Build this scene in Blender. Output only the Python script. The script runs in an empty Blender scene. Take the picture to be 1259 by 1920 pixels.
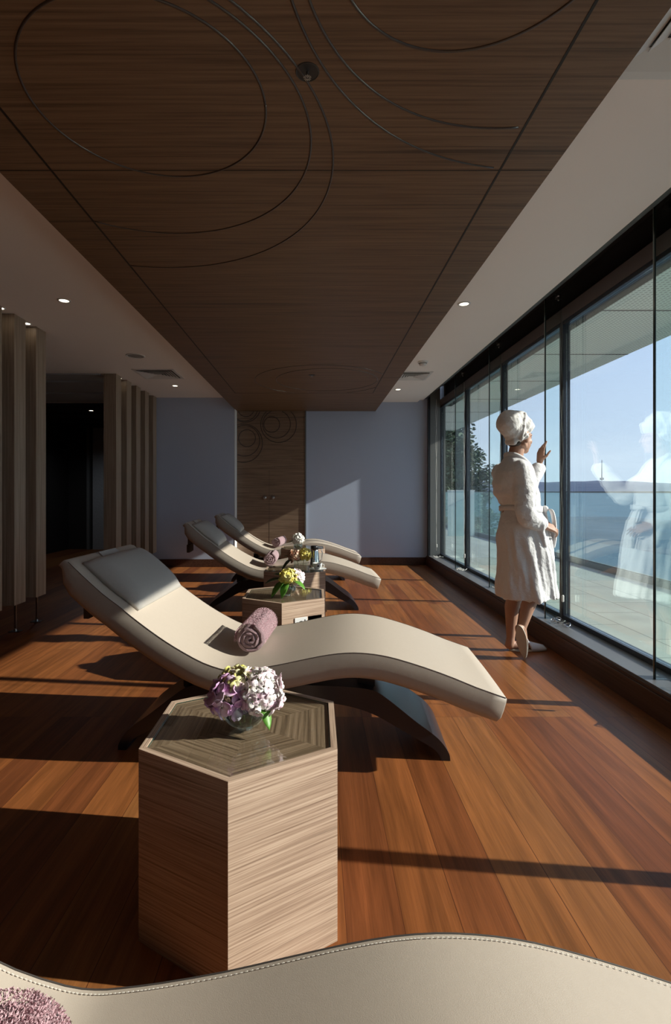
import bpy, bmesh, math, random
from mathutils import Vector, Matrix, Euler, noise
PI = math.pi
SC = bpy.context.scene
COL = SC.collection
random.seed(7)

# ------------------------------------------------------------------ camera
cam = bpy.data.cameras.new('camera'); camo = bpy.data.objects.new('camera', cam); COL.objects.link(camo)
camo.location = (0, 0, 1.2); camo.rotation_euler = (PI/2, 0, 0)
cam.sensor_fit = 'HORIZONTAL'; cam.sensor_width = 24.0; cam.lens = 950/1259*24.0
cam.shift_x = 35.5/1259; cam.shift_y = -38/1259
cam.clip_start = 0.05; cam.clip_end = 20000
SC.camera = camo
# ------------------------------------------------------------------ exposure
SC.view_settings.view_transform = 'Standard'; SC.view_settings.look = 'None'
SC.view_settings.exposure = 0.0; SC.view_settings.gamma = 1.0
SC.view_settings.use_curve_mapping = False
# ------------------------------------------------------------------ sun
SUN_DIR = Vector((-1, 0.112, -0.479)).normalized()
sun = bpy.data.lights.new('sun', 'SUN'); sun.energy = 9.5; sun.angle = math.radians(0.53); sun.color = (1.0, 0.93, 0.84)
suno = bpy.data.objects.new('sun', sun); COL.objects.link(suno)
suno.rotation_euler = SUN_DIR.to_track_quat('-Z', 'Y').to_euler(); suno.location = (12, -1, 6)
# ------------------------------------------------------------------ world: pale blue sky with thin cloud
W = bpy.data.worlds.new('sky'); SC.world = W; W.use_nodes = True
nt = W.node_tree; nt.nodes.clear()
def N(nt, typ, **kw):
    n = nt.nodes.new(typ)
    for k, v in kw.items(): setattr(n, k, v)
    return n
tc = N(nt, 'ShaderNodeTexCoord'); sp = N(nt, 'ShaderNodeSeparateXYZ'); nt.links.new(tc.outputs['Generated'], sp.inputs[0])
rp = N(nt, 'ShaderNodeValToRGB'); nt.links.new(sp.outputs['Z'], rp.inputs[0])
e = rp.color_ramp.elements
e[0].position = 0.0; e[0].color = (0.52, 0.62, 0.75, 1)
e[1].position = 0.9; e[1].color = (0.14, 0.24, 0.48, 1)
q = rp.color_ramp.elements.new(0.22); q.color = (0.43, 0.54, 0.74, 1)
mp = N(nt, 'ShaderNodeMapping'); mp.inputs['Scale'].default_value = (1.2, 1.2, 5.5); nt.links.new(tc.outputs['Generated'], mp.inputs[0])
nz = N(nt, 'ShaderNodeTexNoise'); nz.inputs['Scale'].default_value = 1.8; nz.inputs['Detail'].default_value = 5; nt.links.new(mp.outputs[0], nz.inputs['Vector'])
cr = N(nt, 'ShaderNodeValToRGB'); nt.links.new(nz.outputs[0], cr.inputs[0])
cr.color_ramp.elements[0].position = 0.45; cr.color_ramp.elements[0].color = (0, 0, 0, 1)
cr.color_ramp.elements[1].position = 0.85; cr.color_ramp.elements[1].color = (0.6, 0.6, 0.6, 1)
mx = N(nt, 'ShaderNodeMix', data_type='RGBA'); nt.links.new(cr.outputs[0], mx.inputs[0])
nt.links.new(rp.outputs[0], mx.inputs[6]); mx.inputs[7].default_value = (0.72, 0.80, 0.90, 1)
bg = N(nt, 'ShaderNodeBackground'); bg.inputs[1].default_value = 1.8; nt.links.new(mx.outputs[2], bg.inputs[0])
wo = N(nt, 'ShaderNodeOutputWorld'); nt.links.new(bg.outputs[0], wo.inputs[0])

# ================================================================== helpers
def at(px, py, Y):
    """point of the room seen at photograph pixel (px, py) at distance Y"""
    return Vector(((px-594)*Y/950.0, Y, 1.2-(py-922)*Y/950.0))

MATS = {}
def principled(name):
    m = bpy.data.materials.new(name); m.use_nodes = True
    return m, m.node_tree, m.node_tree.nodes['Principled BSDF']
def plain(name, col, rough=0.5, metal=0.0, var=0.06, scale=30, bump=0.0, bscale=200, spec=0.5, coord='Object', emis=None, trans=0.0, sheen=0.0, sub=0.0, coat=0.0):
    if name in MATS: return MATS[name]
    m, nt, b = principled(name)
    tc = N(nt, 'ShaderNodeTexCoord')
    n = N(nt, 'ShaderNodeTexNoise'); n.inputs['Scale'].default_value = scale; n.inputs['Detail'].default_value = 4
    nt.links.new(tc.outputs[coord], n.inputs['Vector'])
    mr = N(nt, 'ShaderNodeMapRange'); mr.inputs[3].default_value = 1-var; mr.inputs[4].default_value = 1+var
    nt.links.new(n.outputs[0], mr.inputs[0])
    mm = N(nt, 'ShaderNodeVectorMath', operation='SCALE'); mm.inputs[0].default_value = col[:3]
    nt.links.new(mr.outputs[0], mm.inputs[3]); nt.links.new(mm.outputs[0], b.inputs['Base Color'])
    b.inputs['Roughness'].default_value = rough; b.inputs['Metallic'].default_value = metal
    b.inputs['Specular IOR Level'].default_value = spec
    if bump:
        n2 = N(nt, 'ShaderNodeTexNoise'); n2.inputs['Scale'].default_value = bscale; n2.inputs['Detail'].default_value = 3
        nt.links.new(tc.outputs[coord], n2.inputs['Vector'])
        bp = N(nt, 'ShaderNodeBump'); bp.inputs['Strength'].default_value = bump; bp.inputs['Distance'].default_value = 0.01
        nt.links.new(n2.outputs[0], bp.inputs['Height']); nt.links.new(bp.outputs[0], b.inputs['Normal'])
    if emis: b.inputs['Emission Color'].default_value = (*emis[:3], 1); b.inputs['Emission Strength'].default_value = emis[3]
    if trans: b.inputs['Transmission Weight'].default_value = trans
    if sheen: b.inputs['Sheen Weight'].default_value = sheen; b.inputs['Sheen Roughness'].default_value = 0.5
    if sub: b.inputs['Subsurface Weight'].default_value = sub; b.inputs['Subsurface Radius'].default_value = (0.02, 0.008, 0.004)
    if coat: b.inputs['Coat Weight'].default_value = coat; b.inputs['Coat Roughness'].default_value = 0.1
    MATS[name] = m; return m

def wood(name, dark, mid, light, scl=(2, 60, 60), rot=(0, 0, 0), rough=0.45, coord='Object', bump=0.15, spec=0.4, contrast=(0.35, 0.65), streak=0.0, streak_scl=(0.4, 9, 9)):
    """veneer: noise stretched along one axis, two layers"""
    if name in MATS: return MATS[name]
    m, nt, b = principled(name)
    tc = N(nt, 'ShaderNodeTexCoord')
    m1 = N(nt, 'ShaderNodeMapping'); m1.inputs['Rotation'].default_value = rot; nt.links.new(tc.outputs[coord], m1.inputs[0])
    m2 = N(nt, 'ShaderNodeMapping'); m2.inputs['Scale'].default_value = scl; nt.links.new(m1.outputs[0], m2.inputs[0])
    n = N(nt, 'ShaderNodeTexNoise'); n.inputs['Scale'].default_value = 1; n.inputs['Detail'].default_value = 5; n.inputs['Roughness'].default_value = 0.62
    nt.links.new(m2.outputs[0], n.inputs['Vector'])
    r = N(nt, 'ShaderNodeValToRGB'); nt.links.new(n.outputs[0], r.inputs[0])
    el = r.color_ramp.elements; el[0].position = contrast[0]; el[0].color = (*dark, 1); el[1].position = contrast[1]; el[1].color = (*light, 1)
    x = el.new((contrast[0]+contrast[1])/2); x.color = (*mid, 1)
    out = r.outputs[0]
    if streak:
        m3 = N(nt, 'ShaderNodeMapping'); m3.inputs['Scale'].default_value = streak_scl; m3.inputs['Location'].default_value = (3, 5, 7)
        nt.links.new(m1.outputs[0], m3.inputs[0])
        n3 = N(nt, 'ShaderNodeTexNoise'); n3.inputs['Scale'].default_value = 1; n3.inputs['Detail'].default_value = 6; n3.inputs['Roughness'].default_value = 0.7
        nt.links.new(m3.outputs[0], n3.inputs['Vector'])
        r3 = N(nt, 'ShaderNodeValToRGB'); nt.links.new(n3.outputs[0], r3.inputs[0])
        r3.color_ramp.elements[0].position = 0.32; r3.color_ramp.elements[0].color = (1-streak, 1-streak, 1-streak, 1)
        r3.color_ramp.elements[1].position = 0.42; r3.color_ramp.elements[1].color = (1, 1, 1, 1)
        mu = N(nt, 'ShaderNodeMix', data_type='RGBA', blend_type='MULTIPLY'); mu.inputs[0].default_value = 1
        nt.links.new(out, mu.inputs[6]); nt.links.new(r3.outputs[0], mu.inputs[7]); out = mu.outputs[2]
    nt.links.new(out, b.inputs['Base Color'])
    b.inputs['Roughness'].default_value = rough; b.inputs['Specular IOR Level'].default_value = spec
    bp = N(nt, 'ShaderNodeBump'); bp.inputs['Strength'].default_value = bump; bp.inputs['Distance'].default_value = 0.002
    nt.links.new(n.outputs[0], bp.inputs['Height']); nt.links.new(bp.outputs[0], b.inputs['Normal'])
    MATS[name] = m; return m

def sheet_glass(name, tint=(0.93, 0.97, 0.96), r0=0.05, boost=1.0, rough=0.0):
    """architectural sheet glass: straight-through transmission plus angle-dependent mirror reflection"""
    if name in MATS: return MATS[name]
    m = bpy.data.materials.new(name); m.use_nodes = True; nt = m.node_tree; nt.nodes.clear()
    g = N(nt, 'ShaderNodeNewGeometry')
    d = N(nt, 'ShaderNodeVectorMath', operation='DOT_PRODUCT'); nt.links.new(g.outputs['Incoming'], d.inputs[0]); nt.links.new(g.outputs['True Normal'], d.inputs[1])
    a = N(nt, 'ShaderNodeMath', operation='ABSOLUTE'); nt.links.new(d.outputs['Value'], a.inputs[0])
    s = N(nt, 'ShaderNodeMath', operation='SUBTRACT'); s.inputs[0].default_value = 1; nt.links.new(a.outputs[0], s.inputs[1])
    p = N(nt, 'ShaderNodeMath', operation='POWER'); p.inputs[1].default_value = 4.5; nt.links.new(s.outputs[0], p.inputs[0])
    mr = N(nt, 'ShaderNodeMapRange'); mr.inputs[3].default_value = r0; mr.inputs[4].default_value = min(1.0, 0.85*boost)
    nt.links.new(p.outputs[0], mr.inputs[0])
    t = N(nt, 'ShaderNodeBsdfTransparent'); t.inputs[0].default_value = (*tint, 1)
    gl = N(nt, 'ShaderNodeBsdfGlossy'); gl.inputs['Roughness'].default_value = rough; gl.inputs[0].default_value = (0.95, 1, 0.98, 1)
    mi = N(nt, 'ShaderNodeMixShader'); nt.links.new(mr.outputs[0], mi.inputs[0]); nt.links.new(t.outputs[0], mi.inputs[1]); nt.links.new(gl.outputs[0], mi.inputs[2])
    o = N(nt, 'ShaderNodeOutputMaterial'); nt.links.new(mi.outputs[0], o.inputs[0])
    MATS[name] = m; return m

# --- mesh helpers
def bm_box(bm, lo, hi, rotz=0, piv=None):
    x0, y0, z0 = lo; x1, y1, z1 = hi
    vs = [Vector(c) for c in ((x0,y0,z0),(x1,y0,z0),(x1,y1,z0),(x0,y1,z0),(x0,y0,z1),(x1,y0,z1),(x1,y1,z1),(x0,y1,z1))]
    v = [bm.verts.new(c) for c in vs]
    for f in ((0,3,2,1),(4,5,6,7),(0,1,5,4),(1,2,6,5),(2,3,7,6),(3,0,4,7)): bm.faces.new([v[i] for i in f])
    return v
def frame_of(d):
    d = d.normalized(); u = d.cross(Vector((0,0,1)))
    if u.length < 1e-3: u = Vector((1,0,0))
    u.normalize(); return u, u.cross(d).normalized()
def bm_capsule(bm, p, q, r1, r2, seg=14, cap=4):
    """round cone between two points"""
    p = Vector(p); q = Vector(q); d = q-p
    if d.length < 1e-6: d = Vector((0,0,1e-5))
    dn = d.normalized(); u, v = frame_of(d)
    rings = []
    for i in range(cap+1):
        a = -PI/2 + (PI/2)*i/cap
        rings.append((p + dn*math.sin(a)*r1, max(1e-5, math.cos(a)*r1)))
    for i in range(cap+1):
        a = (PI/2)*i/cap
        rings.append((q + dn*math.sin(a)*r2, max(1e-5, math.cos(a)*r2)))
    prev = None
    for c, r in rings:
        ring = [bm.verts.new(c + (u*math.cos(t*2*PI/seg) + v*math.sin(t*2*PI/seg))*r) for t in range(seg)]
        if prev:
            for k in range(seg): bm.faces.new((prev[k], prev[(k+1)%seg], ring[(k+1)%seg], ring[k]))
        else: bm.faces.new(list(reversed(ring)))
        prev = ring
    bm.faces.new(prev)
def bm_tube(bm, pts, r, seg=8, closed=False):
    pts = [Vector(p) for p in pts]; n = len(pts); rings = []
    rf = r if callable(r) else (lambda i: r)
    up = None
    for i, p in enumerate(pts):
        a = pts[(i-1) % n] if (closed or i > 0) else p; b = pts[(i+1) % n] if (closed or i < n-1) else p
        d = (b-a).normalized()
        if up is None: u, v = frame_of(d)
        else:
            u = (up - d*up.dot(d))
            u = u.normalized() if u.length > 1e-6 else frame_of(d)[0]
            v = u.cross(d)
        up = u
        rings.append([bm.verts.new(p + (u*math.cos(t*2*PI/seg)+v*math.sin(t*2*PI/seg))*rf(i)) for t in range(seg)])
    for i in range(n if closed else n-1):
        a, b = rings[i], rings[(i+1) % n]
        for k in range(seg): bm.faces.new((a[k], a[(k+1)%seg], b[(k+1)%seg], b[k]))
    if not closed: bm.faces.new(list(reversed(rings[0]))); bm.faces.new(rings[-1])
def bm_ellipsoid(bm, c, r, rot=None, seg=24, rings=14, fn=None):
    c = Vector(c); R = rot.to_matrix() if rot is not None else Matrix.Identity(3)
    grid = []
    for i in range(1, rings):
        a = PI*i/rings; row = []
        for k in range(seg):
            t = 2*PI*k/seg
            dn = Vector((math.sin(a)*math.cos(t), math.sin(a)*math.sin(t), math.cos(a)))
            s = fn(dn) if fn else 1
            row.append(bm.verts.new(c + R @ Vector((dn.x*r[0]*s, dn.y*r[1]*s, dn.z*r[2]*s))))
        grid.append(row)
    top = bm.verts.new(c + R @ Vector((0,0,r[2]))); bot = bm.verts.new(c + R @ Vector((0,0,-r[2])))
    for k in range(seg):
        bm.faces.new((top, grid[0][k], grid[0][(k+1)%seg])); bm.faces.new((bot, grid[-1][(k+1)%seg], grid[-1][k]))
        for i in range(len(grid)-1): bm.faces.new((grid[i][k], grid[i+1][k], grid[i+1][(k+1)%seg], grid[i][(k+1)%seg]))
def bm_lathe(bm, prof, c=(0,0,0), seg=32, cap_ends=True):
    rings = []
    for r, z in prof: rings.append([bm.verts.new((c[0]+math.cos(t*2*PI/seg)*r, c[1]+math.sin(t*2*PI/seg)*r, c[2]+z)) for t in range(seg)])
    for a, b in zip(rings, rings[1:]):
        for k in range(seg): bm.faces.new((a[k], a[(k+1)%seg], b[(k+1)%seg], b[k]))
    if cap_ends: bm.faces.new(list(reversed(rings[0]))); bm.faces.new(rings[-1])
def bm_loft(bm, rings, cap=True):
    vr = [[bm.verts.new(p) for p in r] for r in rings]; n = len(vr[0])
    for a, b in zip(vr, vr[1:]):
        for k in range(n): bm.faces.new((a[k], a[(k+1)%n], b[(k+1)%n], b[k]))
    if cap: bm.faces.new(list(reversed(vr[0]))); bm.faces.new(vr[-1])
def bm_prism(bm, poly, z0, z1):
    a = [bm.verts.new((x, y, z0)) for x, y in poly]; b = [bm.verts.new((x, y, z1)) for x, y in poly]; n = len(poly)
    bm.faces.new(list(reversed(a))); bm.faces.new(b)
    for k in range(n): bm.faces.new((a[k], a[(k+1)%n], b[(k+1)%n], b[k]))

def mk(name, bm, mat, parent=None, smooth=False, bevel=0, subsurf=0, loc=None):
    bmesh.ops.recalc_face_normals(bm, faces=bm.faces[:])
    me = bpy.data.meshes.new(name); bm.to_mesh(me); bm.free()
    if mat: me.materials.append(mat)
    if smooth: me.polygons.foreach_set('use_smooth', [True]*len(me.polygons))
    o = bpy.data.objects.new(name, me); COL.objects.link(o)
    if parent: o.parent = parent
    if loc is not None: o.location = loc
    if bevel:
        b = o.modifiers.new('bevel', 'BEVEL'); b.width = bevel; b.segments = 2; b.limit_method = 'ANGLE'; b.angle_limit = 0.6
    if subsurf:
        s = o.modifiers.new('sub', 'SUBSURF'); s.levels = subsurf; s.render_levels = subsurf
    return o
def box(name, lo, hi, mat, parent=None, bevel=0):
    bm = bmesh.new(); bm_box(bm, lo, hi); return mk(name, bm, mat, parent, bevel=bevel)
def tag(o, label, cat, group=None):
    o['label'] = label; o['category'] = cat
    if group: o['group'] = group
    return o
def struct(o): o['kind'] = 'structure'; return o
def empty(name, loc=(0,0,0), rz=0):
    o = bpy.data.objects.new(name, None); o.location = loc; o.rotation_euler = (0,0,rz); o.empty_display_size = 0.1
    COL.objects.link(o); return o
def copy_tree(o, parent=None):
    c = o.copy(); COL.objects.link(c); c.parent = parent
    for ch in list(o.children): copy_tree(ch, c)
    return c
def remesh(bm, voxel, smooth=6, disp=None):
    """fuse overlapping volumes into one continuous skin"""
    bmesh.ops.recalc_face_normals(bm, faces=bm.faces[:])
    me = bpy.data.meshes.new('tmp'); bm.to_mesh(me); bm.free()
    o = bpy.data.objects.new('tmp', me); COL.objects.link(o)
    r = o.modifiers.new('r', 'REMESH'); r.mode = 'VOXEL'; r.voxel_size = voxel
    s = o.modifiers.new('s', 'SMOOTH'); s.factor = 0.5; s.iterations = smooth
    dg = bpy.context.evaluated_depsgraph_get(); dg.update()
    me2 = bpy.data.meshes.new_from_object(o.evaluated_get(dg))
    bpy.data.objects.remove(o); bpy.data.meshes.remove(me)
    if disp:
        me2.update()
        nor = [v.normal.copy() for v in me2.vertices]
        for v, n in zip(me2.vertices, nor):
            v.co = v.co + n*disp(v.co, n)
    me2.polygons.foreach_set('use_smooth', [True]*len(me2.polygons))
    return me2
def mesh_obj(name, me, mat, parent=None):
    me.name = name; me.materials.clear(); me.materials.append(mat)
    o = bpy.data.objects.new(name, me); COL.objects.link(o)
    if parent: o.parent = parent
    return o

# ================================================================== materials
def floor_material():
    m, nt, b = principled('floor_planks'); L = nt.links
    tc = N(nt, 'ShaderNodeTexCoord')
    mp = N(nt, 'ShaderNodeMapping'); mp.inputs['Rotation'].default_value = (0, 0, PI/2); mp.inputs['Location'].default_value = (0, 0.078, 0); L.new(tc.outputs['Object'], mp.inputs[0])
    br = N(nt, 'ShaderNodeTexBrick'); L.new(mp.outputs[0], br.inputs['Vector'])
    br.offset = 0.43; br.offset_frequency = 3; br.squash = 1
    br.inputs['Scale'].default_value = 1; br.inputs['Brick Width'].default_value = 2.7; br.inputs['Row Height'].default_value = 0.16
    br.inputs['Mortar Size'].default_value = 0.0012; br.inputs['Mortar Smooth'].default_value = 0.1; br.inputs['Bias'].default_value = 0
    br.inputs['Color1'].default_value = (0, 0, 0, 1); br.inputs['Color2'].default_value = (1, 1, 1, 1); br.inputs['Mortar'].default_value = (0, 0, 0, 1)
    sep = N(nt, 'ShaderNodeSeparateColor'); L.new(br.outputs['Color'], sep.inputs[0])
    ramp = N(nt, 'ShaderNodeValToRGB'); L.new(sep.outputs[0], ramp.inputs[0])
    el = ramp.color_ramp.elements
    el[0].position = 0.0; el[0].color = (0.165, 0.050, 0.018, 1); el[1].position = 1.0; el[1].color = (0.30, 0.118, 0.037, 1)
    a = el.new(0.35); a.color = (0.225, 0.072, 0.022, 1); a = el.new(0.7); a.color = (0.265, 0.092, 0.027, 1)
    # grain offset per board
    cx = N(nt, 'ShaderNodeCombineXYZ'); sc = N(nt, 'ShaderNodeMath', operation='MULTIPLY'); sc.inputs[1].default_value = 37.0
    L.new(sep.outputs[0], sc.inputs[0]); L.new(sc.outputs[0], cx.inputs[2])
    ad = N(nt, 'ShaderNodeVectorMath', operation='ADD'); L.new(mp.outputs[0], ad.inputs[0]); L.new(cx.outputs[0], ad.inputs[1])
    g1 = N(nt, 'ShaderNodeMapping'); g1.inputs['Scale'].default_value = (1.3, 22, 1); L.new(ad.outputs[0], g1.inputs[0])
    n1 = N(nt, 'ShaderNodeTexNoise'); n1.inputs['Scale'].default_value = 1; n1.inputs['Detail'].default_value = 6; n1.inputs['Roughness'].default_value = 0.6; n1.inputs['Distortion'].default_value = 0.4
    L.new(g1.outputs[0], n1.inputs['Vector'])
    g2 = N(nt, 'ShaderNodeMapping'); g2.inputs['Scale'].default_value = (7, 260, 1); L.new(ad.outputs[0], g2.inputs[0])
    n2 = N(nt, 'ShaderNodeTexNoise'); n2.inputs['Scale'].default_value = 1; n2.inputs['Detail'].default_value = 2; L.new(g2.outputs[0], n2.inputs['Vector'])
    mr1 = N(nt, 'ShaderNodeMapRange'); mr1.inputs[1].default_value = 0.3; mr1.inputs[2].default_value = 0.7; mr1.inputs[3].default_value = 0.6; mr1.inputs[4].default_value = 1.3; L.new(n1.outputs[0], mr1.inputs[0])
    mr2 = N(nt, 'ShaderNodeMapRange'); mr2.inputs[1].default_value = 0.3; mr2.inputs[2].default_value = 0.7; mr2.inputs[3].default_value = 0.88; mr2.inputs[4].default_value = 1.1; L.new(n2.outputs[0], mr2.inputs[0])
    mu = N(nt, 'ShaderNodeMath', operation='MULTIPLY'); L.new(mr1.outputs[0], mu.inputs[0]); L.new(mr2.outputs[0], mu.inputs[1])
    # joints
    inv = N(nt, 'ShaderNodeMapRange'); inv.inputs[3].default_value = 1; inv.inputs[4].default_value = 0.6; L.new(br.outputs['Fac'], inv.inputs[0])
    mu2 = N(nt, 'ShaderNodeMath', operation='MULTIPLY'); L.new(mu.outputs[0], mu2.inputs[0]); L.new(inv.outputs[0], mu2.inputs[1])
    vs = N(nt, 'ShaderNodeVectorMath', operation='SCALE'); L.new(ramp.outputs[0], vs.inputs[0]); L.new(mu2.outputs[0], vs.inputs[3])
    L.new(vs.outputs[0], b.inputs['Base Color'])
    b.inputs['Roughness'].default_value = 0.42; b.inputs['Specular IOR Level'].default_value = 0.3
    bp = N(nt, 'ShaderNodeBump'); bp.inputs['Strength'].default_value = 0.12; bp.inputs['Distance'].default_value = 0.002; L.new(mu2.outputs[0], bp.inputs['Height']); L.new(bp.outputs[0], b.inputs['Normal'])
    return m
M_floor = floor_material()
M_panel = wood('ceiling_veneer', (0.10, 0.056, 0.030), (0.165, 0.095, 0.052), (0.21, 0.125, 0.07), scl=(1.6, 90, 90), rough=0.5, streak=0.55, streak_scl=(0.35, 17, 17), contrast=(0.33, 0.66), bump=0.2)
M_louver = wood('louver_veneer', (0.22, 0.16, 0.115), (0.32, 0.245, 0.18), (0.39, 0.31, 0.235), scl=(70, 70, 1.5), rough=0.4, contrast=(0.35, 0.65))
M_door = wood('door_veneer', (0.14, 0.09, 0.06), (0.23, 0.155, 0.105), (0.30, 0.21, 0.145), scl=(2, 90, 90), rough=0.45, contrast=(0.33, 0.66))
M_plinth = wood('plinth_veneer', (0.05, 0.022, 0.014), (0.075, 0.034, 0.022), (0.10, 0.05, 0.032), scl=(60, 1.4, 60), rough=0.4)
M_groove = plain('dark_groove', (0.05, 0.036, 0.028), rough=0.3, spec=0.7)
M_white = plain('white_ceiling_paint', (0.90, 0.85, 0.825), rough=0.85, var=0.015, scale=3)
M_blue = plain('blue_wall_cloth', (0.48, 0.555, 0.72), rough=0.9, var=0.06, scale=220, bump=0.12, bscale=500)
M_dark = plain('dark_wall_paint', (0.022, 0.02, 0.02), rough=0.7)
M_black = plain('black_metal', (0.012, 0.013, 0.016), rough=0.35, spec=0.5)
M_pocket = plain('blind_pocket_black', (0.012, 0.011, 0.012), rough=0.8)
M_olive = plain('track_olive_metal', (0.05, 0.048, 0.042), rough=0.45)
M_mauve = plain('transom_brown_metal', (0.13, 0.105, 0.10), rough=0.5)
M_frame = plain('frame_dark_blue_metal', (0.014, 0.017, 0.026), rough=0.3)
M_mull = plain('mullion_grey_face', (0.05, 0.045, 0.045), rough=0.45)
M_sill = plain('sill_grey_stone', (0.12, 0.12, 0.125), rough=0.42, var=0.05)
M_jamb = plain('jamb_grey_metal', (0.16, 0.17, 0.17), rough=0.5)
M_pane = sheet_glass('window_glass', tint=(0.93, 0.96, 0.95), r0=0.12, boost=1.0)
M_fin = sheet_glass('fin_glass', tint=(0.93, 0.985, 0.975), r0=0.04, boost=0.45)
M_railglass = sheet_glass('rail_glass', tint=(0.82, 0.93, 0.93), r0=0.07, boost=0.9)
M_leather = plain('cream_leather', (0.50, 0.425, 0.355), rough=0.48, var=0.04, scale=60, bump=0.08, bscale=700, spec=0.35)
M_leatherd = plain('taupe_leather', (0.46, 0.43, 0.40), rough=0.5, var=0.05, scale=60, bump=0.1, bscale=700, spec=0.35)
M_lshade = plain('leather_side_shade', (0.36, 0.31, 0.265), rough=0.5, var=0.05, scale=60, bump=0.1, bscale=700, spec=0.35)  # same cream leather as the top, with side shade put into the colour
M_seam = plain('dark_seam', (0.06, 0.05, 0.045), rough=0.7)
M_stitch = plain('pale_stitch_thread', (0.75, 0.7, 0.62), rough=0.7)
M_base = plain('black_lacquer', (0.010, 0.013, 0.020), rough=0.28, spec=0.6)
M_towel = plain('mauve_terry', (0.46, 0.285, 0.315), rough=0.95, var=0.3, scale=260, bump=1.0, bscale=330, sheen=0.4, spec=0.1)
M_robe = plain('white_terry_robe', (0.76, 0.745, 0.75), rough=0.95, var=0.03, scale=150, bump=0.35, bscale=110, sheen=0.2, spec=0.1)
M_turban = plain('white_towel_turban', (0.76, 0.735, 0.72), rough=0.95, var=0.03, scale=150, bump=0.35, bscale=180, sheen=0.2, spec=0.1)
M_slip = plain('white_slipper', (0.66, 0.64, 0.67), rough=0.85, bump=0.2, bscale=200)
M_sole = plain('slipper_sole', (0.55, 0.50, 0.42), rough=0.8)
M_skin = plain('skin', (0.42, 0.235, 0.16), rough=0.5, var=0.05, scale=20, sub=0.05)
M_hair = plain('dark_hair', (0.03, 0.016, 0.01), rough=0.5, var=0.3, scale=200)
M_clear = sheet_glass('vase_glass', tint=(0.95, 0.985, 0.975), r0=0.10, boost=1.0)
M_tabletop = sheet_glass('table_glass', tint=(0.985, 0.993, 0.988), r0=0.05, boost=0.95)
M_water = sheet_glass('vase_water', tint=(0.90, 0.95, 0.94), r0=0.03, boost=0.4)
M_chrome = plain('polished_steel', (0.62, 0.62, 0.62), rough=0.12, metal=1.0, var=0.02)
M_steel = plain('brushed_steel', (0.4, 0.4, 0.4), rough=0.3, metal=1.0, var=0.05)
M_china = plain('white_china', (0.8, 0.8, 0.78), rough=0.15, var=0.01)
M_plate = plain('white_plastic', (0.7, 0.7, 0.7), rough=0.4, var=0.01)
M_cord = plain('white_cord', (0.75, 0.74, 0.70), rough=0.5)
M_greencord = plain('grey_green_cord', (0.14, 0.16, 0.15), rough=0.5)
M_lamp = plain('lit_lamp_lens', (0.9, 0.85, 0.75), emis=(1.0, 0.86, 0.66, 6.0))
M_side = wood('table_side_veneer', (0.24, 0.155, 0.11), (0.43, 0.30, 0.22), (0.58, 0.43, 0.325), scl=(2.5, 210, 210), rough=0.5, coord='UV', contrast=(0.32, 0.62), streak=0.3, streak_scl=(2.0, 110, 110), spec=0.3)
M_top = wood('table_top_veneer', (0.12, 0.08, 0.05), (0.24, 0.165, 0.105), (0.36, 0.255, 0.17), scl=(2.2, 120, 120), rough=0.45, coord='UV', contrast=(0.34, 0.62), spec=0.3, streak=0.35, streak_scl=(1.2, 45, 45))

# ================================================================== the room
WL, WR = 8.08, 8.28          # back wall faces: left of the cupboard, right of it
struct(box('floor', (-5.2, -3, -0.1), (1.80, 10.6, 0), M_floor))
struct(box('wall_back', (-2.74, WL, 0), (-1.31, WL+0.5, 3.0), M_blue))
struct(box('wall_back', (-1.31, WR+0.03, 0), (2.0, WR+0.3, 3.0), M_blue))
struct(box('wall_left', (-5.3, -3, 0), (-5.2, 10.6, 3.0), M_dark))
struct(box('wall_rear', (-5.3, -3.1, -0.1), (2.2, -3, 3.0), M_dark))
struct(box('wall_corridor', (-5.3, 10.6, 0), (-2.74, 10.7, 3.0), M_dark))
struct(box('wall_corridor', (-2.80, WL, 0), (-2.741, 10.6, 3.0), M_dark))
# ceilings
struct(box('ceiling', (-5.2, -3, 2.70), (-1.31, WL+0.5, 2.95), M_white))
bm = bmesh.new(); bm_box(bm, (0.966, -3, 2.67), (1.656, WR+0.03, 2.95)); bm_box(bm, (1.656, -3, 2.705), (1.752, WR+0.03, 2.95))
struct(mk('ceiling', bm, M_white))
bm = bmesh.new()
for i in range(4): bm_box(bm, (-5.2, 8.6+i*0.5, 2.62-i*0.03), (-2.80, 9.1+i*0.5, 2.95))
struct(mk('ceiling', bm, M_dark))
bm = bmesh.new()
for i in range(5): bm_box(bm, (-5.2, 6.42+i*0.36, 2.685-0.012*(i % 2)-0.008*i), (-2.76, 6.78+i*0.36, 2.70))
struct(mk('trim_1', bm, plain('corridor_ceiling_grey', (0.42,0.42,0.43), rough=0.6)))
panel = struct(box('ceiling_panel', (-1.31, -3, 2.52), (0.966, WR+0.02, 2.95), M_panel))
panel['label'] = 'dropped dark wood ceiling panel with inlaid circles'
def clip_tubes(name, cx, cy, r, plane, lo, hi, rad, parent, mat, n=160):
    """arcs of a circle kept inside a rectangle"""
    pts = []
    for i in range(n+1):
        a = 2*PI*i/n; u, v = cx+r*math.cos(a), cy+r*math.sin(a)
        pts.append((u, v, lo[0] <= u <= hi[0] and lo[1] <= v <= hi[1]))
    if not all(p[2] for p in pts):
        k = next(i for i, p in enumerate(pts[:-1]) if not p[2]); pts = pts[k:-1]+pts[:k+1]
    bm = bmesh.new(); run = []
    for p in pts+[(0, 0, False)]:
        if p[2]: run.append(plane(p[0], p[1]))
        else:
            if len(run) > 2: bm_tube(bm, run, rad, seg=6)
            run = []
    return mk(name, bm, mat, parent, smooth=True)
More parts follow.
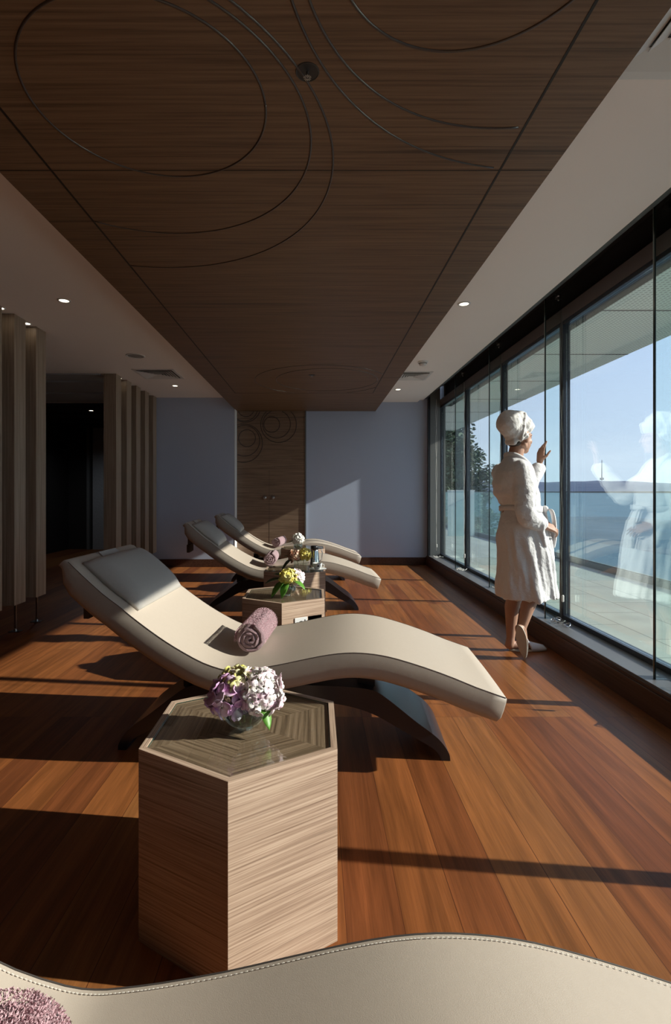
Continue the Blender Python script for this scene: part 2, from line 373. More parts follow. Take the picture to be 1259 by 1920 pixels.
for cx, cy, r in ((0.39,1.16,0.358),(0.873,1.099,0.976),(0.648,1.134,0.705),(-0.569,1.726,0.394),(-0.705,1.902,0.684),(-0.87,2.045,0.936),
                  (0.12,6.02,0.60),(0.05,6.05,0.78),(-0.35,4.1,0.75)):
    if cy == 4.1: continue
    clip_tubes('inlay_ring', cx, cy, r, lambda u, v: (u, v, 2.5205), (-1.09, -2.9), (0.753, 6.75), 0.0045, panel, M_groove)
bm = bmesh.new()
for x in (-1.09, 0.753): bm_box(bm, (x-0.0045, -2.9, 2.5185), (x+0.0045, 6.78, 2.521))
bm_box(bm, (-1.09, 6.777, 2.5185), (0.753, 6.783, 2.521)); bm_box(bm, (-1.31, 2.079, 2.519), (0.966, 2.083, 2.521))
mk('inlay_strip', bm, plain('joint_shadow_gap', (0.012, 0.009, 0.007), rough=0.6), panel)
# wooden cupboard door in the back wall
door = struct(box('door_1', (-1.309, WR, 0.0), (-0.192, WR+0.03, 2.519), M_door, bevel=0.003))
door['label'] = 'dark wood double cupboard door with engraved circles'
K = 8.28/8.09
for cx, cz, r in ((-.715,2.274,.126),(-.638,2.278,.221),(-.606,2.271,.285),(-1.111,2.055,.135),(-1.152,2.014,.244),(-1.172,1.976,.308),(-1.127,2.528,.129),(-1.152,2.541,.212),(-1.14,2.554,.244)):
    clip_tubes('engraved_ring', cx*K, 1.2+(cz-1.2)*K, r*K, lambda u, v: (u, WR-0.0005, v), (-1.30, 0.1), (-0.2, 2.515), 0.006, door, M_seam)
bm = bmesh.new(); bm_box(bm, (-0.777, WR-0.001, 0.12), (-0.773, WR, 1.55)); bm_box(bm, (-0.775, WR-0.001, 2.41), (-0.20, WR, 2.416))
mk('door_seam', bm, M_seam, door)
for x in (-0.845, -0.71):
    bm = bmesh.new(); bm_lathe(bm, [(0.012, 0), (0.012, 0.01), (0.028, 0.012), (0.03, 0.03), (0.02, 0.04), (0.001, 0.041)], seg=20)
    o = mk('door_knob', bm, M_steel, door, smooth=True); o.rotation_euler = (PI/2, 0, 0); o.location = (x, WR-0.001, 1.105)
struct(box('trim_2', (-0.191, WR-0.012, 0.0), (-0.17, WR+0.03, 2.519), M_jamb))
struct(box('trim_8', (-1.3095, WL-0.002, 0.125), (-1.303, WR-0.002, 2.519), plain('white_trim', (0.85, 0.87, 0.9), rough=0.5)))
struct(box('baseboard_back', (-2.74, WL-0.015, 0), (-1.30, WL, 0.125), M_plinth, bevel=0.003))
struct(box('baseboard_back', (-0.168, WR+0.012, 0), (1.79, WR+0.03, 0.125), M_plinth, bevel=0.003))

# right-hand window wall ------------------------------------------------
bm = bmesh.new(); bm_box(bm, (1.785, -3, 0), (1.90, 8.29, 0.135)); bm_box(bm, (1.797, -3, 0.135), (1.9, 8.29, 0.153))
struct(mk('baseboard_right', bm, M_plinth, bevel=0.002))
struct(box('trim_3', (1.808, -3, 0.14), (2.07, 8.25, 0.165), M_sill, bevel=0.002)).data.name = 'sill'
bm = bmesh.new(); bm_box(bm, (2.09, -3, 2.60), (2.209, 8.3, 3.1)); bm_box(bm, (1.80, -3, 2.93), (2.09, 8.3, 3.1)); bm_box(bm, (1.752, -3, 2.77), (1.80, 8.3, 3.1))
struct(mk('wall_right', bm, M_pocket))
struct(box('trim_4', (1.753, -3, 2.715), (1.80, 8.27, 2.768), M_olive, bevel=0.003))
struct(box('trim_5', (2.0, -3, 2.585), (2.085, 8.25, 2.69), M_mauve, bevel=0.002))
bm = bmesh.new(); bm_box(bm, (1.84, 8.19, 0.166), (2.0, 8.25, 2.92)); bm_box(bm, (2.062, 8.19, 0), (2.085, 8.6, 3.0))
struct(mk('trim_6', bm, M_jamb))
struct(box('trim_7', (1.805, 8.185, 0.154), (1.838, 8.26, 2.92), M_black))
MU = [-2.56, -1.22, 0.12, 1.46, 2.80, 4.14, 5.48, 6.82, 8.22]
for i, (a, b) in enumerate(zip(MU, MU[1:])):
    bm = bmesh.new()
    bm_box(bm, (2.0, b-0.03, 0.165), (2.06, b+0.03, 2.583))
    bm_box(bm, (2.0, a+0.03, 0.165), (2.06, b-0.03, 0.20)); bm_box(bm, (2.0, a+0.03, 2.553), (2.06, b-0.03, 2.583))
    w = struct(mk('window_%d' % (i+1), bm, M_frame, bevel=0.003))
    box('mullion_face', (1.9975, b-0.022, 0.168), (1.9995, b+0.022, 2.58), M_mull, w)
    box('pane', (2.024, a+0.031, 0.201), (2.034, b-0.031, 2.552), M_pane, w)
# glass fins standing at the mullions, clamp at the top
FINLAB = {6.82:'tall frameless glass fin standing furthest back along the window wall', 5.48:'tall frameless glass fin just left of the woman in the robe',
          4.14:'tall frameless glass fin that the woman touches with her raised hand', 2.80:'tall frameless glass fin nearest the camera at the right edge of the picture'}
for y in MU[3:-1]:
    f = empty('glass_fin', (1.87, y, 0.166))
    lab = FINLAB.get(y, 'tall frameless glass fin outside the right edge beside the nearest window')
    tag(f, lab, 'glass fin', 'glass fins along the windows')
    box('glass_sheet', (0.004, -0.007, 0.0), (0.125, 0.007, 2.75), M_fin, f)
    box('edge_strip', (-0.004, -0.0055, 0.0), (0.0035, 0.0055, 2.75), plain('fin_edge_dark', (0.015, 0.03, 0.03), rough=0.15), f)
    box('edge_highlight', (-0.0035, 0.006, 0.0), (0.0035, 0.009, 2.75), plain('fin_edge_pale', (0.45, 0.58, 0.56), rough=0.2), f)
    bm = bmesh.new(); bm_box(bm, (0.075, -0.022, 2.60), (0.125, -0.008, 2.64)); bm_capsule(bm, (0.088, -0.024, 2.62), (0.088, -0.045, 2.62), 0.011, 0.011); bm_capsule(bm, (0.088, -0.04, 2.622), (0.088, -0.042, 2.585), 0.008, 0.008)
    mk('clamp', bm, M_steel, f, smooth=False)
# blind cords with looped ends lying on the sill
CORDS = {8.03:'white blind cord hanging in the back corner, coiled end on the sill', 6.76:'white blind cord hanging by the second mullion from the back wall',
         5.42:'white blind cord looped on the sill behind the robed woman', 4.07:'white blind cord with loops lying on the sill right of the woman',
         2.72:'blind cord with coiled chain on the sill at the right edge of the picture'}
for j, (y, lab) in enumerate(CORDS.items()):
    c = empty('blind_cord', (1.95, y, 0.166)); tag(c, lab, 'blind cord', 'cords of the window blinds')
    x1 = 0.02 if j else -0.05
    bm = bmesh.new()
    for s in (-1, 1): bm_tube(bm, [(x1+0.015*s*math.sin(t*1.3)*(1-t/12), 0.012*math.sin(t*0.9)*s, 2.5-t*2.4/12) for t in range(13)], 0.0017 if j < 4 else 0.0013, seg=6)
    mk('cord', bm, M_cord if j in (0, 1) else M_greencord, c, smooth=True)
    rr = random.Random(j+3)
    nl = 4
    for k in range(nl):
        px, py = rr.uniform(-0.10, 0.0), rr.uniform(-0.10, 0.02)-k*0.035; ra, rb = rr.uniform(0.02, 0.045), rr.uniform(0.012, 0.03)
        th = rr.uniform(0, PI); bm = bmesh.new()
        bm_tube(bm, [(px+ra*math.cos(a*PI/8)*math.cos(th)-rb*math.sin(a*PI/8)*math.sin(th), py+ra*math.cos(a*PI/8)*math.sin(th)+rb*math.sin(a*PI/8)*math.cos(th), 0.006+0.018*(0.5+0.5*math.sin(a*PI/4+k))) for a in range(16)], 0.0032, seg=6, closed=True)
        mk('coiled_loop', bm, M_chrome if j > 2 else M_cord, c, smooth=True)
    bm = bmesh.new(); bm_capsule(bm, (x1, -0.02, 0.16), (x1, -0.02, 0.20), 0.009, 0.009)
    mk('cord_toggle', bm, M_cord if j < 4 else M_greencord, c, smooth=True)

# ================================================================== outside
def deck_material():
    m, nt, b = principled('terrace_pavers'); L = nt.links
    tc = N(nt, 'ShaderNodeTexCoord')
    mp = N(nt, 'ShaderNodeMapping'); mp.inputs['Rotation'].default_value = (0, 0, PI/2); L.new(tc.outputs['Object'], mp.inputs[0])
    br = N(nt, 'ShaderNodeTexBrick'); L.new(mp.outputs[0], br.inputs['Vector'])
    br.inputs['Scale'].default_value = 1; br.inputs['Brick Width'].default_value = 0.9; br.inputs['Row Height'].default_value = 0.45; br.inputs['Mortar Size'].default_value = 0.006
    br.inputs['Color1'].default_value = (0.43, 0.40, 0.36, 1); br.inputs['Color2'].default_value = (0.49, 0.455, 0.41, 1); br.inputs['Mortar'].default_value = (0.22, 0.22, 0.21, 1)
    n = N(nt, 'ShaderNodeTexNoise'); n.inputs['Scale'].default_value = 2.5; n.inputs['Detail'].default_value = 6; L.new(tc.outputs['Object'], n.inputs['Vector'])
    mr = N(nt, 'ShaderNodeMapRange'); mr.inputs[3].default_value = 0.75; mr.inputs[4].default_value = 1.2; L.new(n.outputs[0], mr.inputs[0])
    vs = N(nt, 'ShaderNodeVectorMath', operation='SCALE'); L.new(br.outputs['Color'], vs.inputs[0]); L.new(mr.outputs[0], vs.inputs[3])
    L.new(vs.outputs[0], b.inputs['Base Color']); b.inputs['Roughness'].default_value = 0.8
    return m
struct(box('terrace_floor', (2.07, -6, -0.3), (4.6, 24, 0.02), deck_material()))
struct(box('terrace_floor_return', (-6, 12.5, -0.3), (2.06, 24, 0.018), deck_material()))
m, nt, b = principled('perforated_soffit')
tc = N(nt, 'ShaderNodeTexCoord'); vo = N(nt, 'ShaderNodeTexVoronoi'); vo.inputs['Scale'].default_value = 27; vo.inputs['Randomness'].default_value = 0.0
nt.links.new(tc.outputs['Object'], vo.inputs['Vector'])
cr = N(nt, 'ShaderNodeValToRGB'); nt.links.new(vo.outputs['Distance'], cr.inputs[0]); cr.color_ramp.elements[0].position = 0.25; cr.color_ramp.elements[0].color = (0.40, 0.42, 0.38, 1); cr.color_ramp.elements[1].position = 0.4; cr.color_ramp.elements[1].color = (0.80, 0.82, 0.76, 1)
nt.links.new(cr.outputs[0], b.inputs['Base Color']); b.inputs['Roughness'].default_value = 0.6
ov = struct(box('overhang_soffit', (2.21, -6, 2.70), (3.4, 12.4, 3.0), m))
bm = bmesh.new()
for k in range(14): bm_box(bm, (2.21, -5.2+k*1.34, 2.697), (3.4, -5.18+k*1.34, 2.7))
mk('soffit_joint', bm, M_mauve, ov)
# glass balustrade
rail = empty('glass_balustrade', (4.3, 0, 0.02)); tag(rail, 'glass balustrade with a thin top rail along the terrace edge', 'balustrade')
for y0, y1 in ((-6, -2.02), (-2, 1.98), (2, 5.1), (5.12, 8.26), (8.28, 11.4), (11.42, 15.5), (15.52, 19.9)): box('glass_panel', (-0.008, y0, 0.03), (0.008, y1, 1.165), M_railglass, rail)
bm = bmesh.new(); bm_box(bm, (-0.02, -6, 1.165), (0.02, 20, 1.185)); mk('top_rail', bm, M_frame, rail)
bm = bmesh.new(); bm_box(bm, (-0.05, -6, 0), (0.05, 20, 0.085)); bm_box(bm, (-0.022, -6, 0.085), (0.022, 20, 0.10)); mk('base_channel', bm, M_jamb, rail)
r2 = empty('glass_balustrade', (0, 20.05, 0.02)); tag(r2, 'far end glass balustrade closing off the terrace before the tree', 'balustrade')
for x0, x1 in ((4.26, 2.4), (2.38, 0.4)): box('glass_panel', (x1, -0.008, 0.03), (x0, 0.008, 1.165), M_railglass, r2)
box('top_rail', (0.4, -0.02, 1.166), (4.27, 0.02, 1.186), M_frame, r2)
refl = empty('terrace_reflection_panel', (3.75, 13.5, 0.02)); tag(refl, 'white panel added to imitate reflections at the far end of the terrace', 'reflection panel')  # opaque white panel added to imitate bright reflections near the railing
box('panel', (-0.25, -0.03, 0.0), (0.45, 0.03, 1.2), plain('reflection_white', (0.62, 0.72, 0.72), rough=0.4), refl); box('cap', (-0.26, -0.04, 1.2), (0.46, 0.04, 1.225), M_plate, refl)
# tree beyond the terrace
def tree(loc, h, w, seed, label):
    t = empty('leafy_tree', loc); tag(t, label, 'tree'); r = random.Random(seed)
    bm = bmesh.new(); bm_tube(bm, [(0,0,-8), (0.1,0,-2), (0.05,0.1,h*0.45), (0,0,h*0.8)], lambda i: 0.28-0.06*i)
    tips = []
    for k in range(16):
        a = r.uniform(0, 2*PI); z0 = r.uniform(-2.0, h*0.7); rr = w*r.uniform(0.45, 0.9)*(1-max(0, z0)/h*0.6)
        p = Vector((rr*math.cos(a), rr*math.sin(a), z0+r.uniform(0.3, 1.2))); tips.append(p)
        bm_tube(bm, [(0, 0, z0), (p.x*0.5, p.y*0.5, z0+0.4), p], lambda i: 0.08-0.03*i, seg=6)
    mk('trunk', bm, plain('bark', (0.05, 0.035, 0.025), rough=0.9), t)
    bm = bmesh.new()
    clumps = [(Vector((r.gauss(0, w*0.42), r.gauss(0, w*0.42), 0)), 0) for _ in range(0)]
    for p in tips: clumps.append((p, r.uniform(0.55, 0.95)))
    for k in range(80):
        z = r.uniform(-3.5, h); lim = w*(1-max(0, z)/h)**0.55; a = r.uniform(0, 2*PI); q = lim*math.sqrt(r.uniform(0.1, 1))
        clumps.append((Vector((q*math.cos(a), q*math.sin(a), z)), r.uniform(0.4, 0.8)))
    for c, rad in clumps:
        for _ in range(170):
            d = Vector((r.gauss(0,1), r.gauss(0,1), r.gauss(0,0.7))); d = d.normalized()*rad*r.uniform(0.35, 1.0)
            p = c+d; u = Vector((r.uniform(-1,1), r.uniform(-1,1), r.uniform(-0.6,0.3))).normalized(); v = u.cross(Vector((r.uniform(-1,1), r.uniform(-1,1), 1))).normalized()
            s = r.uniform(0.07, 0.13)
            vs = [bm.verts.new(p+u*s*1.3), bm.verts.new(p+v*s*0.7), bm.verts.new(p-u*s*1.3), bm.verts.new(p-v*s*0.7)]
            bm.faces.new(vs)
    mk('foliage', bm, plain('leaf_green', (0.05, 0.085, 0.045), rough=0.7, var=0.5, scale=3), t)
tree((7.0, 26, 0), 4.6, 2.1, 4, 'large leafy tree beyond the far end of the terrace')
tree((8.0, 33, 0), 4.3, 2.4, 9, 'second leafy tree further off, behind the first one')
# sea and far hills
m, nt, b = principled('sea_water')
b.inputs['Base Color'].default_value = (0.035, 0.10, 0.20, 1); b.inputs['Roughness'].default_value = 0.4; b.inputs['Specular IOR Level'].default_value = 0.3
tc = N(nt, 'ShaderNodeTexCoord'); mp = N(nt, 'ShaderNodeMapping'); mp.inputs['Scale'].default_value = (0.05, 0.02, 1); nt.links.new(tc.outputs['Object'], mp.inputs[0])
n = N(nt, 'ShaderNodeTexNoise'); n.inputs['Scale'].default_value = 1; n.inputs['Detail'].default_value = 8; nt.links.new(mp.outputs[0], n.inputs['Vector'])
cr = N(nt, 'ShaderNodeValToRGB'); nt.links.new(n.outputs[0], cr.inputs[0]); cr.color_ramp.elements[0].position = 0.35; cr.color_ramp.elements[0].color = (0.018, 0.042, 0.08, 1); cr.color_ramp.elements[1].position = 0.7; cr.color_ramp.elements[1].color = (0.05, 0.09, 0.15, 1)
nt.links.new(cr.outputs[0], b.inputs['Base Color'])
bp = N(nt, 'ShaderNodeBump'); bp.inputs['Strength'].default_value = 0.6; bp.inputs['Distance'].default_value = 1; nt.links.new(n.outputs[0], bp.inputs['Height']); nt.links.new(bp.outputs[0], b.inputs['Normal'])
struct(box('sea', (6, -3000, -14), (9000, 12000, -9), m))
struct(box('shore_ground', (-60, 24.1, -14), (6, 120, -8), plain('shore_stone', (0.3, 0.28, 0.24), rough=0.9)))
hill = bmesh.new(); prevs = None
for i in range(81):
    th = math.radians(-5+i*1.1); X = 3600*math.cos(th); Y = 3600*math.sin(th)
    hgt = 104*(0.62+0.38*noise.noise(Vector((i*0.13, 1.7, 0)))+0.12*noise.noise(Vector((i*0.5, 4, 0))))*(0.55+0.45*min(1, max(0, (i-18)/25.0)))
    row = [hill.verts.new((X*(1+d), Y*(1+d), z)) for d, z in ((-0.02, -9), (0.02, hgt*0.6), (0.06, hgt), (0.12, hgt*0.8), (0.2, -9))]
    if prevs:
        for k in range(4): hill.faces.new((prevs[k], prevs[k+1], row[k+1], row[k]))
    prevs = row
hl = mk('hills', hill, plain('far_hills_blue', (0.075, 0.105, 0.17), rough=1.0, var=0.15, scale=0.004), smooth=True); struct(hl)
tw = empty('radio_mast', (1893, 3360, 80)); tag(tw, 'distant thin mast rising from the far hills across the water', 'mast')
bm = bmesh.new()
bm_capsule(bm, (0,0,0), (0,0,130), 4.5, 1.5, seg=8); mk('pole', bm, plain('mast_grey', (0.12,0.15,0.2)), tw)
bm = bmesh.new(); bm_box(bm, (-9,-9,0), (9,9,14)); mk('base', bm, plain('mast_grey', (0.12,0.15,0.2)), tw)

# ================================================================== ceiling fittings
def downlight(x, y, z, r, label, group='recessed downlights'):
    t = empty('recessed_downlight', (x, y, z)); tag(t, label, 'downlight', group)
    bm = bmesh.new(); bm_lathe(bm, [(r*0.78, 0.0), (r*0.8, -0.006), (r*1.08, -0.006), (r*1.12, 0.0)], seg=28, cap_ends=False); mk('trim_ring', bm, M_plate, t, smooth=True)
    bm = bmesh.new(); bm_lathe(bm, [(0.001, -0.002), (r*0.79, -0.002), (r*0.79, 0.0), (0.001, 0)], seg=28); mk('lens', bm, M_lamp, t)
    return t
downlight(-1.98, 3.97, 2.70, 0.045, 'lit downlight in the left ceiling, nearest the dark wood panel edge')
downlight(-2.0, 7.16, 2.70, 0.045, 'lit downlight in the left ceiling beside the square air vent')
downlight(1.154, 3.96, 2.67, 0.045, 'lit downlight in the right ceiling, halfway down the room')
downlight(1.17, 7.27, 2.67, 0.045, 'lit downlight in the right ceiling, close to the blue back wall')
downlight(-2.585, 4.13, 2.70, 0.04, 'small downlight between louvers at the left edge of the picture')
downlight(-2.585, 4.51, 2.70, 0.04, 'small downlight between the two front louvers')
downlight(-2.60, 6.69, 2.70, 0.03, 'small downlight behind the first louver of the far row')
cd = downlight(-3.94, 8.85, 2.62, 0.045, 'lit downlight far back in the dark corridor')
lp = bpy.data.lights.new('corridor_lamp', 'SPOT'); lp.energy = 14; lp.color = (0.85, 0.92, 1.0); lp.spot_size = math.radians(150); lp.spot_blend = 0.6; lp.shadow_soft_size = 0.04
lpo = bpy.data.objects.new('corridor_lamp', lp); COL.objects.link(lpo); lpo.parent = cd; lpo.location = (0, 0, -0.03)
def diffuser(x, y, z, h, label):
    t = empty('air_vent', (x, y, z)); tag(t, label, 'air vent', 'square ceiling air vents')
    bm = bmesh.new()
    def sqring(a, b, z0, z1):
        for lo, hi in (((-a,-a),(a,-b)),((-a,b),(a,a)),((-a,-b),(-b,b)),((b,-b),(a,b))): bm_box(bm, (lo[0],lo[1],z0), (hi[0],hi[1],z1))
    sqring(h, h*0.86, -0.007, 0); mk('frame', bm, M_plate, t, bevel=0.002)
    bm = bmesh.new()
    k = 0.84
    while k > 0.15:
        a, b = h*k, h*(k-0.09)
        o = [bm.verts.new((sx*a, sy*a, -0.016)) for sx, sy in ((-1,-1),(1,-1),(1,1),(-1,1))]; i = [bm.verts.new((sx*b*0.93, sy*b*0.93, -0.002)) for sx, sy in ((-1,-1),(1,-1),(1,1),(-1,1))]
        for q in range(4): bm.faces.new((o[q], o[(q+1)%4], i[(q+1)%4], i[q]))
        k -= 0.13
    s = mk('louver_blade', bm, M_plate, t); sm = s.modifiers.new('s', 'SOLIDIFY'); sm.thickness = 0.002
    box('duct', (-h*0.85, -h*0.85, -0.0015), (h*0.85, h*0.85, 0), M_olive, t)
diffuser(-2.01, 6.45, 2.70, 0.26, 'square white air vent in the left ceiling near the louvers')
diffuser(1.20, 6.42, 2.67, 0.23, 'square white air vent in the right ceiling below the smoke detector')
diffuser(1.27, 1.50, 2.67, 0.30, 'large white air vent at the top right corner of the picture')
for x, y, l in ((-2.0, 5.59, 'round white ceiling speaker in front of the left air vent'), (-3.2, 6.6, 'faint round ceiling speaker behind the front louvers')):
    t = empty('ceiling_speaker', (x, y, 2.70)); tag(t, l, 'speaker', 'round ceiling speakers')
    bm = bmesh.new(); bm_lathe(bm, [(0.085, 0), (0.085, -0.006), (0.10, -0.006), (0.103, 0)], seg=32, cap_ends=False); mk('rim', bm, M_plate, t, smooth=True)
    bm = bmesh.new(); bm_lathe(bm, [(0.001, -0.004), (0.085, -0.003), (0.085, 0), (0.001, 0)], seg=32); mk('grille', bm, plain('speaker_grille', (0.42,0.40,0.39), rough=0.7, bump=1, bscale=300), t)
t = empty('smoke_detector', (1.2, 5.72, 2.67)); tag(t, 'white smoke detector on the right ceiling above the air vent', 'smoke detector')
bm = bmesh.new(); bm_lathe(bm, [(0.055, 0), (0.055, -0.018), (0.05, -0.02), (0.001, -0.02)], seg=24); mk('mount', bm, M_plate, t, smooth=False)
bm = bmesh.new(); bm_lathe(bm, [(0.042, -0.024), (0.036, -0.045), (0.015, -0.052), (0.001, -0.052)], seg=24); mk('sensor_dome', bm, M_plate, t, smooth=True)
bm = bmesh.new(); bm_lathe(bm, [(0.046, -0.021), (0.043, -0.024)], seg=24, cap_ends=False); mk('gap', bm, M_seam, t)
t = empty('sprinkler_head', (-0.029, 1.593, 2.52)); tag(t, 'ceiling sprinkler in a round black recess beside the inlaid circles', 'sprinkler', 'sprinklers in the wood ceiling')
bm = bmesh.new(); bm_lathe(bm, [(0.001, -0.0012), (0.034, -0.0012), (0.038, 0)], seg=32, cap_ends=False); mk('recess', bm, M_black, t)
bm = bmesh.new(); bm_lathe(bm, [(0.034, -0.0015), (0.0355, -0.0035), (0.037, -0.0015)], seg=32, cap_ends=False); mk('rim', bm, M_olive, t, smooth=True)
bm = bmesh.new()
bm_capsule(bm, (0,0,-0.002), (0,0,-0.016), 0.004, 0.003)
for k in range(12):
    a = k*PI/6; c, s = math.cos(a), math.sin(a)
    vs = [bm.verts.new((c*0.005-s*0.0012, s*0.005+c*0.0012, -0.018)), bm.verts.new((c*0.005+s*0.0012, s*0.005-c*0.0012, -0.018)), bm.verts.new((c*0.0125+s*0.0014, s*0.0125-c*0.0014, -0.018)), bm.verts.new((c*0.0125-s*0.0014, s*0.0125+c*0.0014, -0.018))]
    bm.faces.new(vs)
o = mk('deflector', bm, M_steel, t); sm = o.modifiers.new('s', 'SOLIDIFY'); sm.thickness = 0.001
t2 = empty('sprinkler_head', (-0.054, 5.73, 2.52)); tag(t2, 'small sprinkler further down the wood ceiling, inside the far ring', 'sprinkler', 'sprinklers in the wood ceiling')
for ch in t.children: c = ch.copy(); COL.objects.link(c); c.parent = t2

# ================================================================== louvers
LV = [(3.93, 'wooden louver cut by the left edge of the picture'), (4.263, 'front tall wooden louver at the left, the wider left one of two'),
      (4.595, 'tall wooden louver next to the dark opening, right one of the front pair'),
      (6.43, 'first wooden louver of the far row, its dark face beside the opening'), (6.79, 'second wooden louver of the far row, counted from the opening'),
      (7.15, 'middle wooden louver of the five in the far row'), (7.515, 'fourth wooden louver of the far row, one before the wall'), (7.885, 'last wooden louver, touching the blue wall')]
proto = None
for y, lab in LV:
    if proto is None:
        proto = empty('wooden_louver'); f = proto
        box('board', (-0.16, 0, 0.24), (0, 0.167, 2.698), M_louver, f, bevel=0.0015)
        bm = bmesh.new(); bm_box(bm, (-0.048, 0.075, 0.012), (-0.032, 0.091, 0.24)); mk('pin_foot', bm, M_steel, f)
        bm = bmesh.new(); bm_box(bm, (-0.085, 0.055, 0.0), (0.005, 0.115, 0.006)); bm_capsule(bm, (-0.04, 0.083, 0.008), (-0.04, 0.083, 0.02), 0.014, 0.012); mk('floor_plate', bm, M_steel, f)
    else: f = copy_tree(proto)
    f.location = (-2.545, y, 0); tag(f, lab, 'louver', 'vertical wooden louvers on the left')
# textured glass door in the corridor
d2 = struct(box('door_2', (-4.78, 10.52, 0.0), (-4.72, 10.59, 2.55), M_jamb))
box('pane', (-4.66, 10.54, 0.0), (-4.15, 10.56, 2.55), plain('ribbed_glass', (0.40, 0.42, 0.44), rough=0.25, bump=0.8, bscale=25), d2)

# ================================================================== loungers
TOP = [(-1.251,.891),(-1.178,.824),(-1.095,.752),(-1.025,.702),(-.971,.660),(-.89,.601),(-.81,.548),(-.73,.502),(-.65,.462),(-.573,.437),(-.527,.431),(-.489,.433),(-.425,.441),(-.328,.458),(-.232,.480),(-.143,.500),(-.067,.513),(0,.518),(.06,.516),(.12,.509),(.19,.494),(.30,.462),(.416,.422),(.512,.384),(.634,.343)]
def catmull(pts, sub=4):
    out = []
    for i in range(len(pts)-1):
        p0 = pts[max(0,i-1)]; p1 = pts[i]; p2 = pts[i+1]; p3 = pts[min(len(pts)-1,i+2)]
        for k in range(sub):
            t = k/sub; out.append(tuple(0.5*((2*b)+(-a+c)*t+(2*a-5*b+4*c-d)*t*t+(-a+3*b-3*c+d)*t**3) for a, b, c, d in zip(p0,p1,p2,p3)))
    out.append(tuple(pts[-1])); return out
TOPS = catmull(TOP, 2)
WID = 0.69
def normal2(pts, i):
    a = pts[max(0, i-1)]; b = pts[min(len(pts)-1, i+1)]; dx, dz = b[0]-a[0], b[1]-a[1]; l = math.hypot(dx, dz); return (-dz/l, dx/l)
def make_lounger():
    root = empty('lounger')
    # cushion: section swept along the profile, rounded sides, rounded head end
    TH = 0.112; bm = bmesh.new(); rings = []
    n = len(TOPS)
    sec = [(0.0, 0.0), (0.004, -0.004)]
    def section(th, crown):
        s = []
        ys = [0.0, 0.03, 0.12, 0.345, 0.57, 0.66, 0.69]
        for y in ys: s.append((y, crown*(1-((y-0.345)/0.345)**2)*0.9))
        for y, d in ((0.695, -0.2), (0.697, -0.5), (0.693, -0.8), (0.672, -1.0), (0.345, -1.02), (0.018, -1.0), (-0.003, -0.8), (-0.007, -0.5), (-0.005, -0.2)): s.append((y, d*th))
        return s
    for i, (s_, z_) in enumerate(TOPS):
        nx, nz = normal2(TOPS, i); th = TH
        if i == 0: th = 0.05
        if i == 1: th = 0.095
        rings.append([(s_+nx*d, y, z_+nz*d) for y, d in section(th, 0.006)])
    nx, nz = normal2(TOPS, 0); s0, z0 = TOPS[0]; dx, dz = -nz, nx
    head = [(s0+dx*0.022+nx*(d-0.014)*0.8, y*0.98+0.007, z0+dz*0.022+nz*(d-0.014)*0.8) for y, d in section(0.05, 0.002)]
    rings.insert(0, head)
    s1, z1 = TOPS[-1]; nx, nz = normal2(TOPS, n-1)
    rings.append([(s1+nz*0.006+nx*(d*0.9-0.006), y*0.985+0.005, z1-nx*0.006+nz*(d*0.9-0.006)) for y, d in section(TH, 0.004)])
    bm_loft(bm, rings)
    c = mk('cushion', bm, M_leather, root, smooth=True)
    c.data.materials.append(M_lshade); ns = 16
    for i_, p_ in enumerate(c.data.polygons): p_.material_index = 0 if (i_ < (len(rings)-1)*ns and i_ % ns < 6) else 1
    e = c.modifiers.new('e', 'EDGE_SPLIT'); e.split_angle = math.radians(55)
    # seams on the long top edges, and along the foot
    bm = bmesh.new()
    for y in (0.0, 0.69): bm_tube(bm, [(s_+normal2(TOPS,i)[0]*0.0005, y, z_+normal2(TOPS,i)[1]*0.0005) for i, (s_, z_) in enumerate(TOPS)], 0.0013, seg=5)
    mk('seam', bm, M_seam, root, smooth=True)
    # black arched base
    half = [(0.762,0.0),(0.757,0.032),(0.728,0.0775),(0.688,0.1157),(0.606,0.175),(0.486,0.268),(0.42,0.305),(0.32,0.318),(0.15,0.322)]
    hin = [(0.722,0.0),(0.715,0.022),(0.69,0.05),(0.645,0.078),(0.55,0.13),(0.44,0.19),(0.34,0.225),(0.22,0.245),(0.1,0.25)]
    cx = -0.33
    outer = [(cx-x, z) for x, z in half]+[(cx+x, z) for x, z in reversed(half)]
    inner = [(cx-x, z) for x, z in hin]+[(cx+x, z) for x, z in reversed(hin)]
    outer = catmull(outer, 4); inner = catmull(inner, 4)
    bm = bmesh.new(); v0 = 0.14; v1 = 0.55; rg = []
    for (a, b), (c_, d) in zip(outer, inner): rg.append([(a, v0, max(b, 0)), (a, v1, max(b, 0)), (c_, v1, max(d, 0)), (c_, v0, max(d, 0))])
    bm_loft(bm, rg)
    o = mk('arched_base', bm, M_base, root, smooth=True); e = o.modifiers.new('e', 'EDGE_SPLIT'); e.split_angle = math.radians(50)
    # mounting blocks between arch and cushion
    bm = bmesh.new()
    bm.free()
    for x0, x1 in ((0.02, 0.10), (-0.80, -0.74)): box('mount', (x0, 0.2, 0.25), (x1, 0.5, 0.36 if x0 < 0 else 0.395), M_black, root)
    return root
L1 = make_lounger(); L1.location = (0.156, 2.145, 0); L1.rotation_euler.z = math.radians(-3.7)
G = 'wave shaped relaxation loungers in a row'
tag(L1, 'cream leather wave lounger in the middle, behind the large hexagonal table', 'lounger', G)
L0 = copy_tree(L1); L0.location = (0.185, 0.092, 0); L0.rotation_euler.z = 0
tag(L0, 'cream leather lounger cropped by the bottom edge of the picture', 'lounger', G)
L2 = copy_tree(L1); L2.location = (0.0, 4.965, 0); L2.rotation_euler.z = math.radians(2.5)
tag(L2, 'cream leather lounger behind the table with the coffee cup', 'lounger', G)
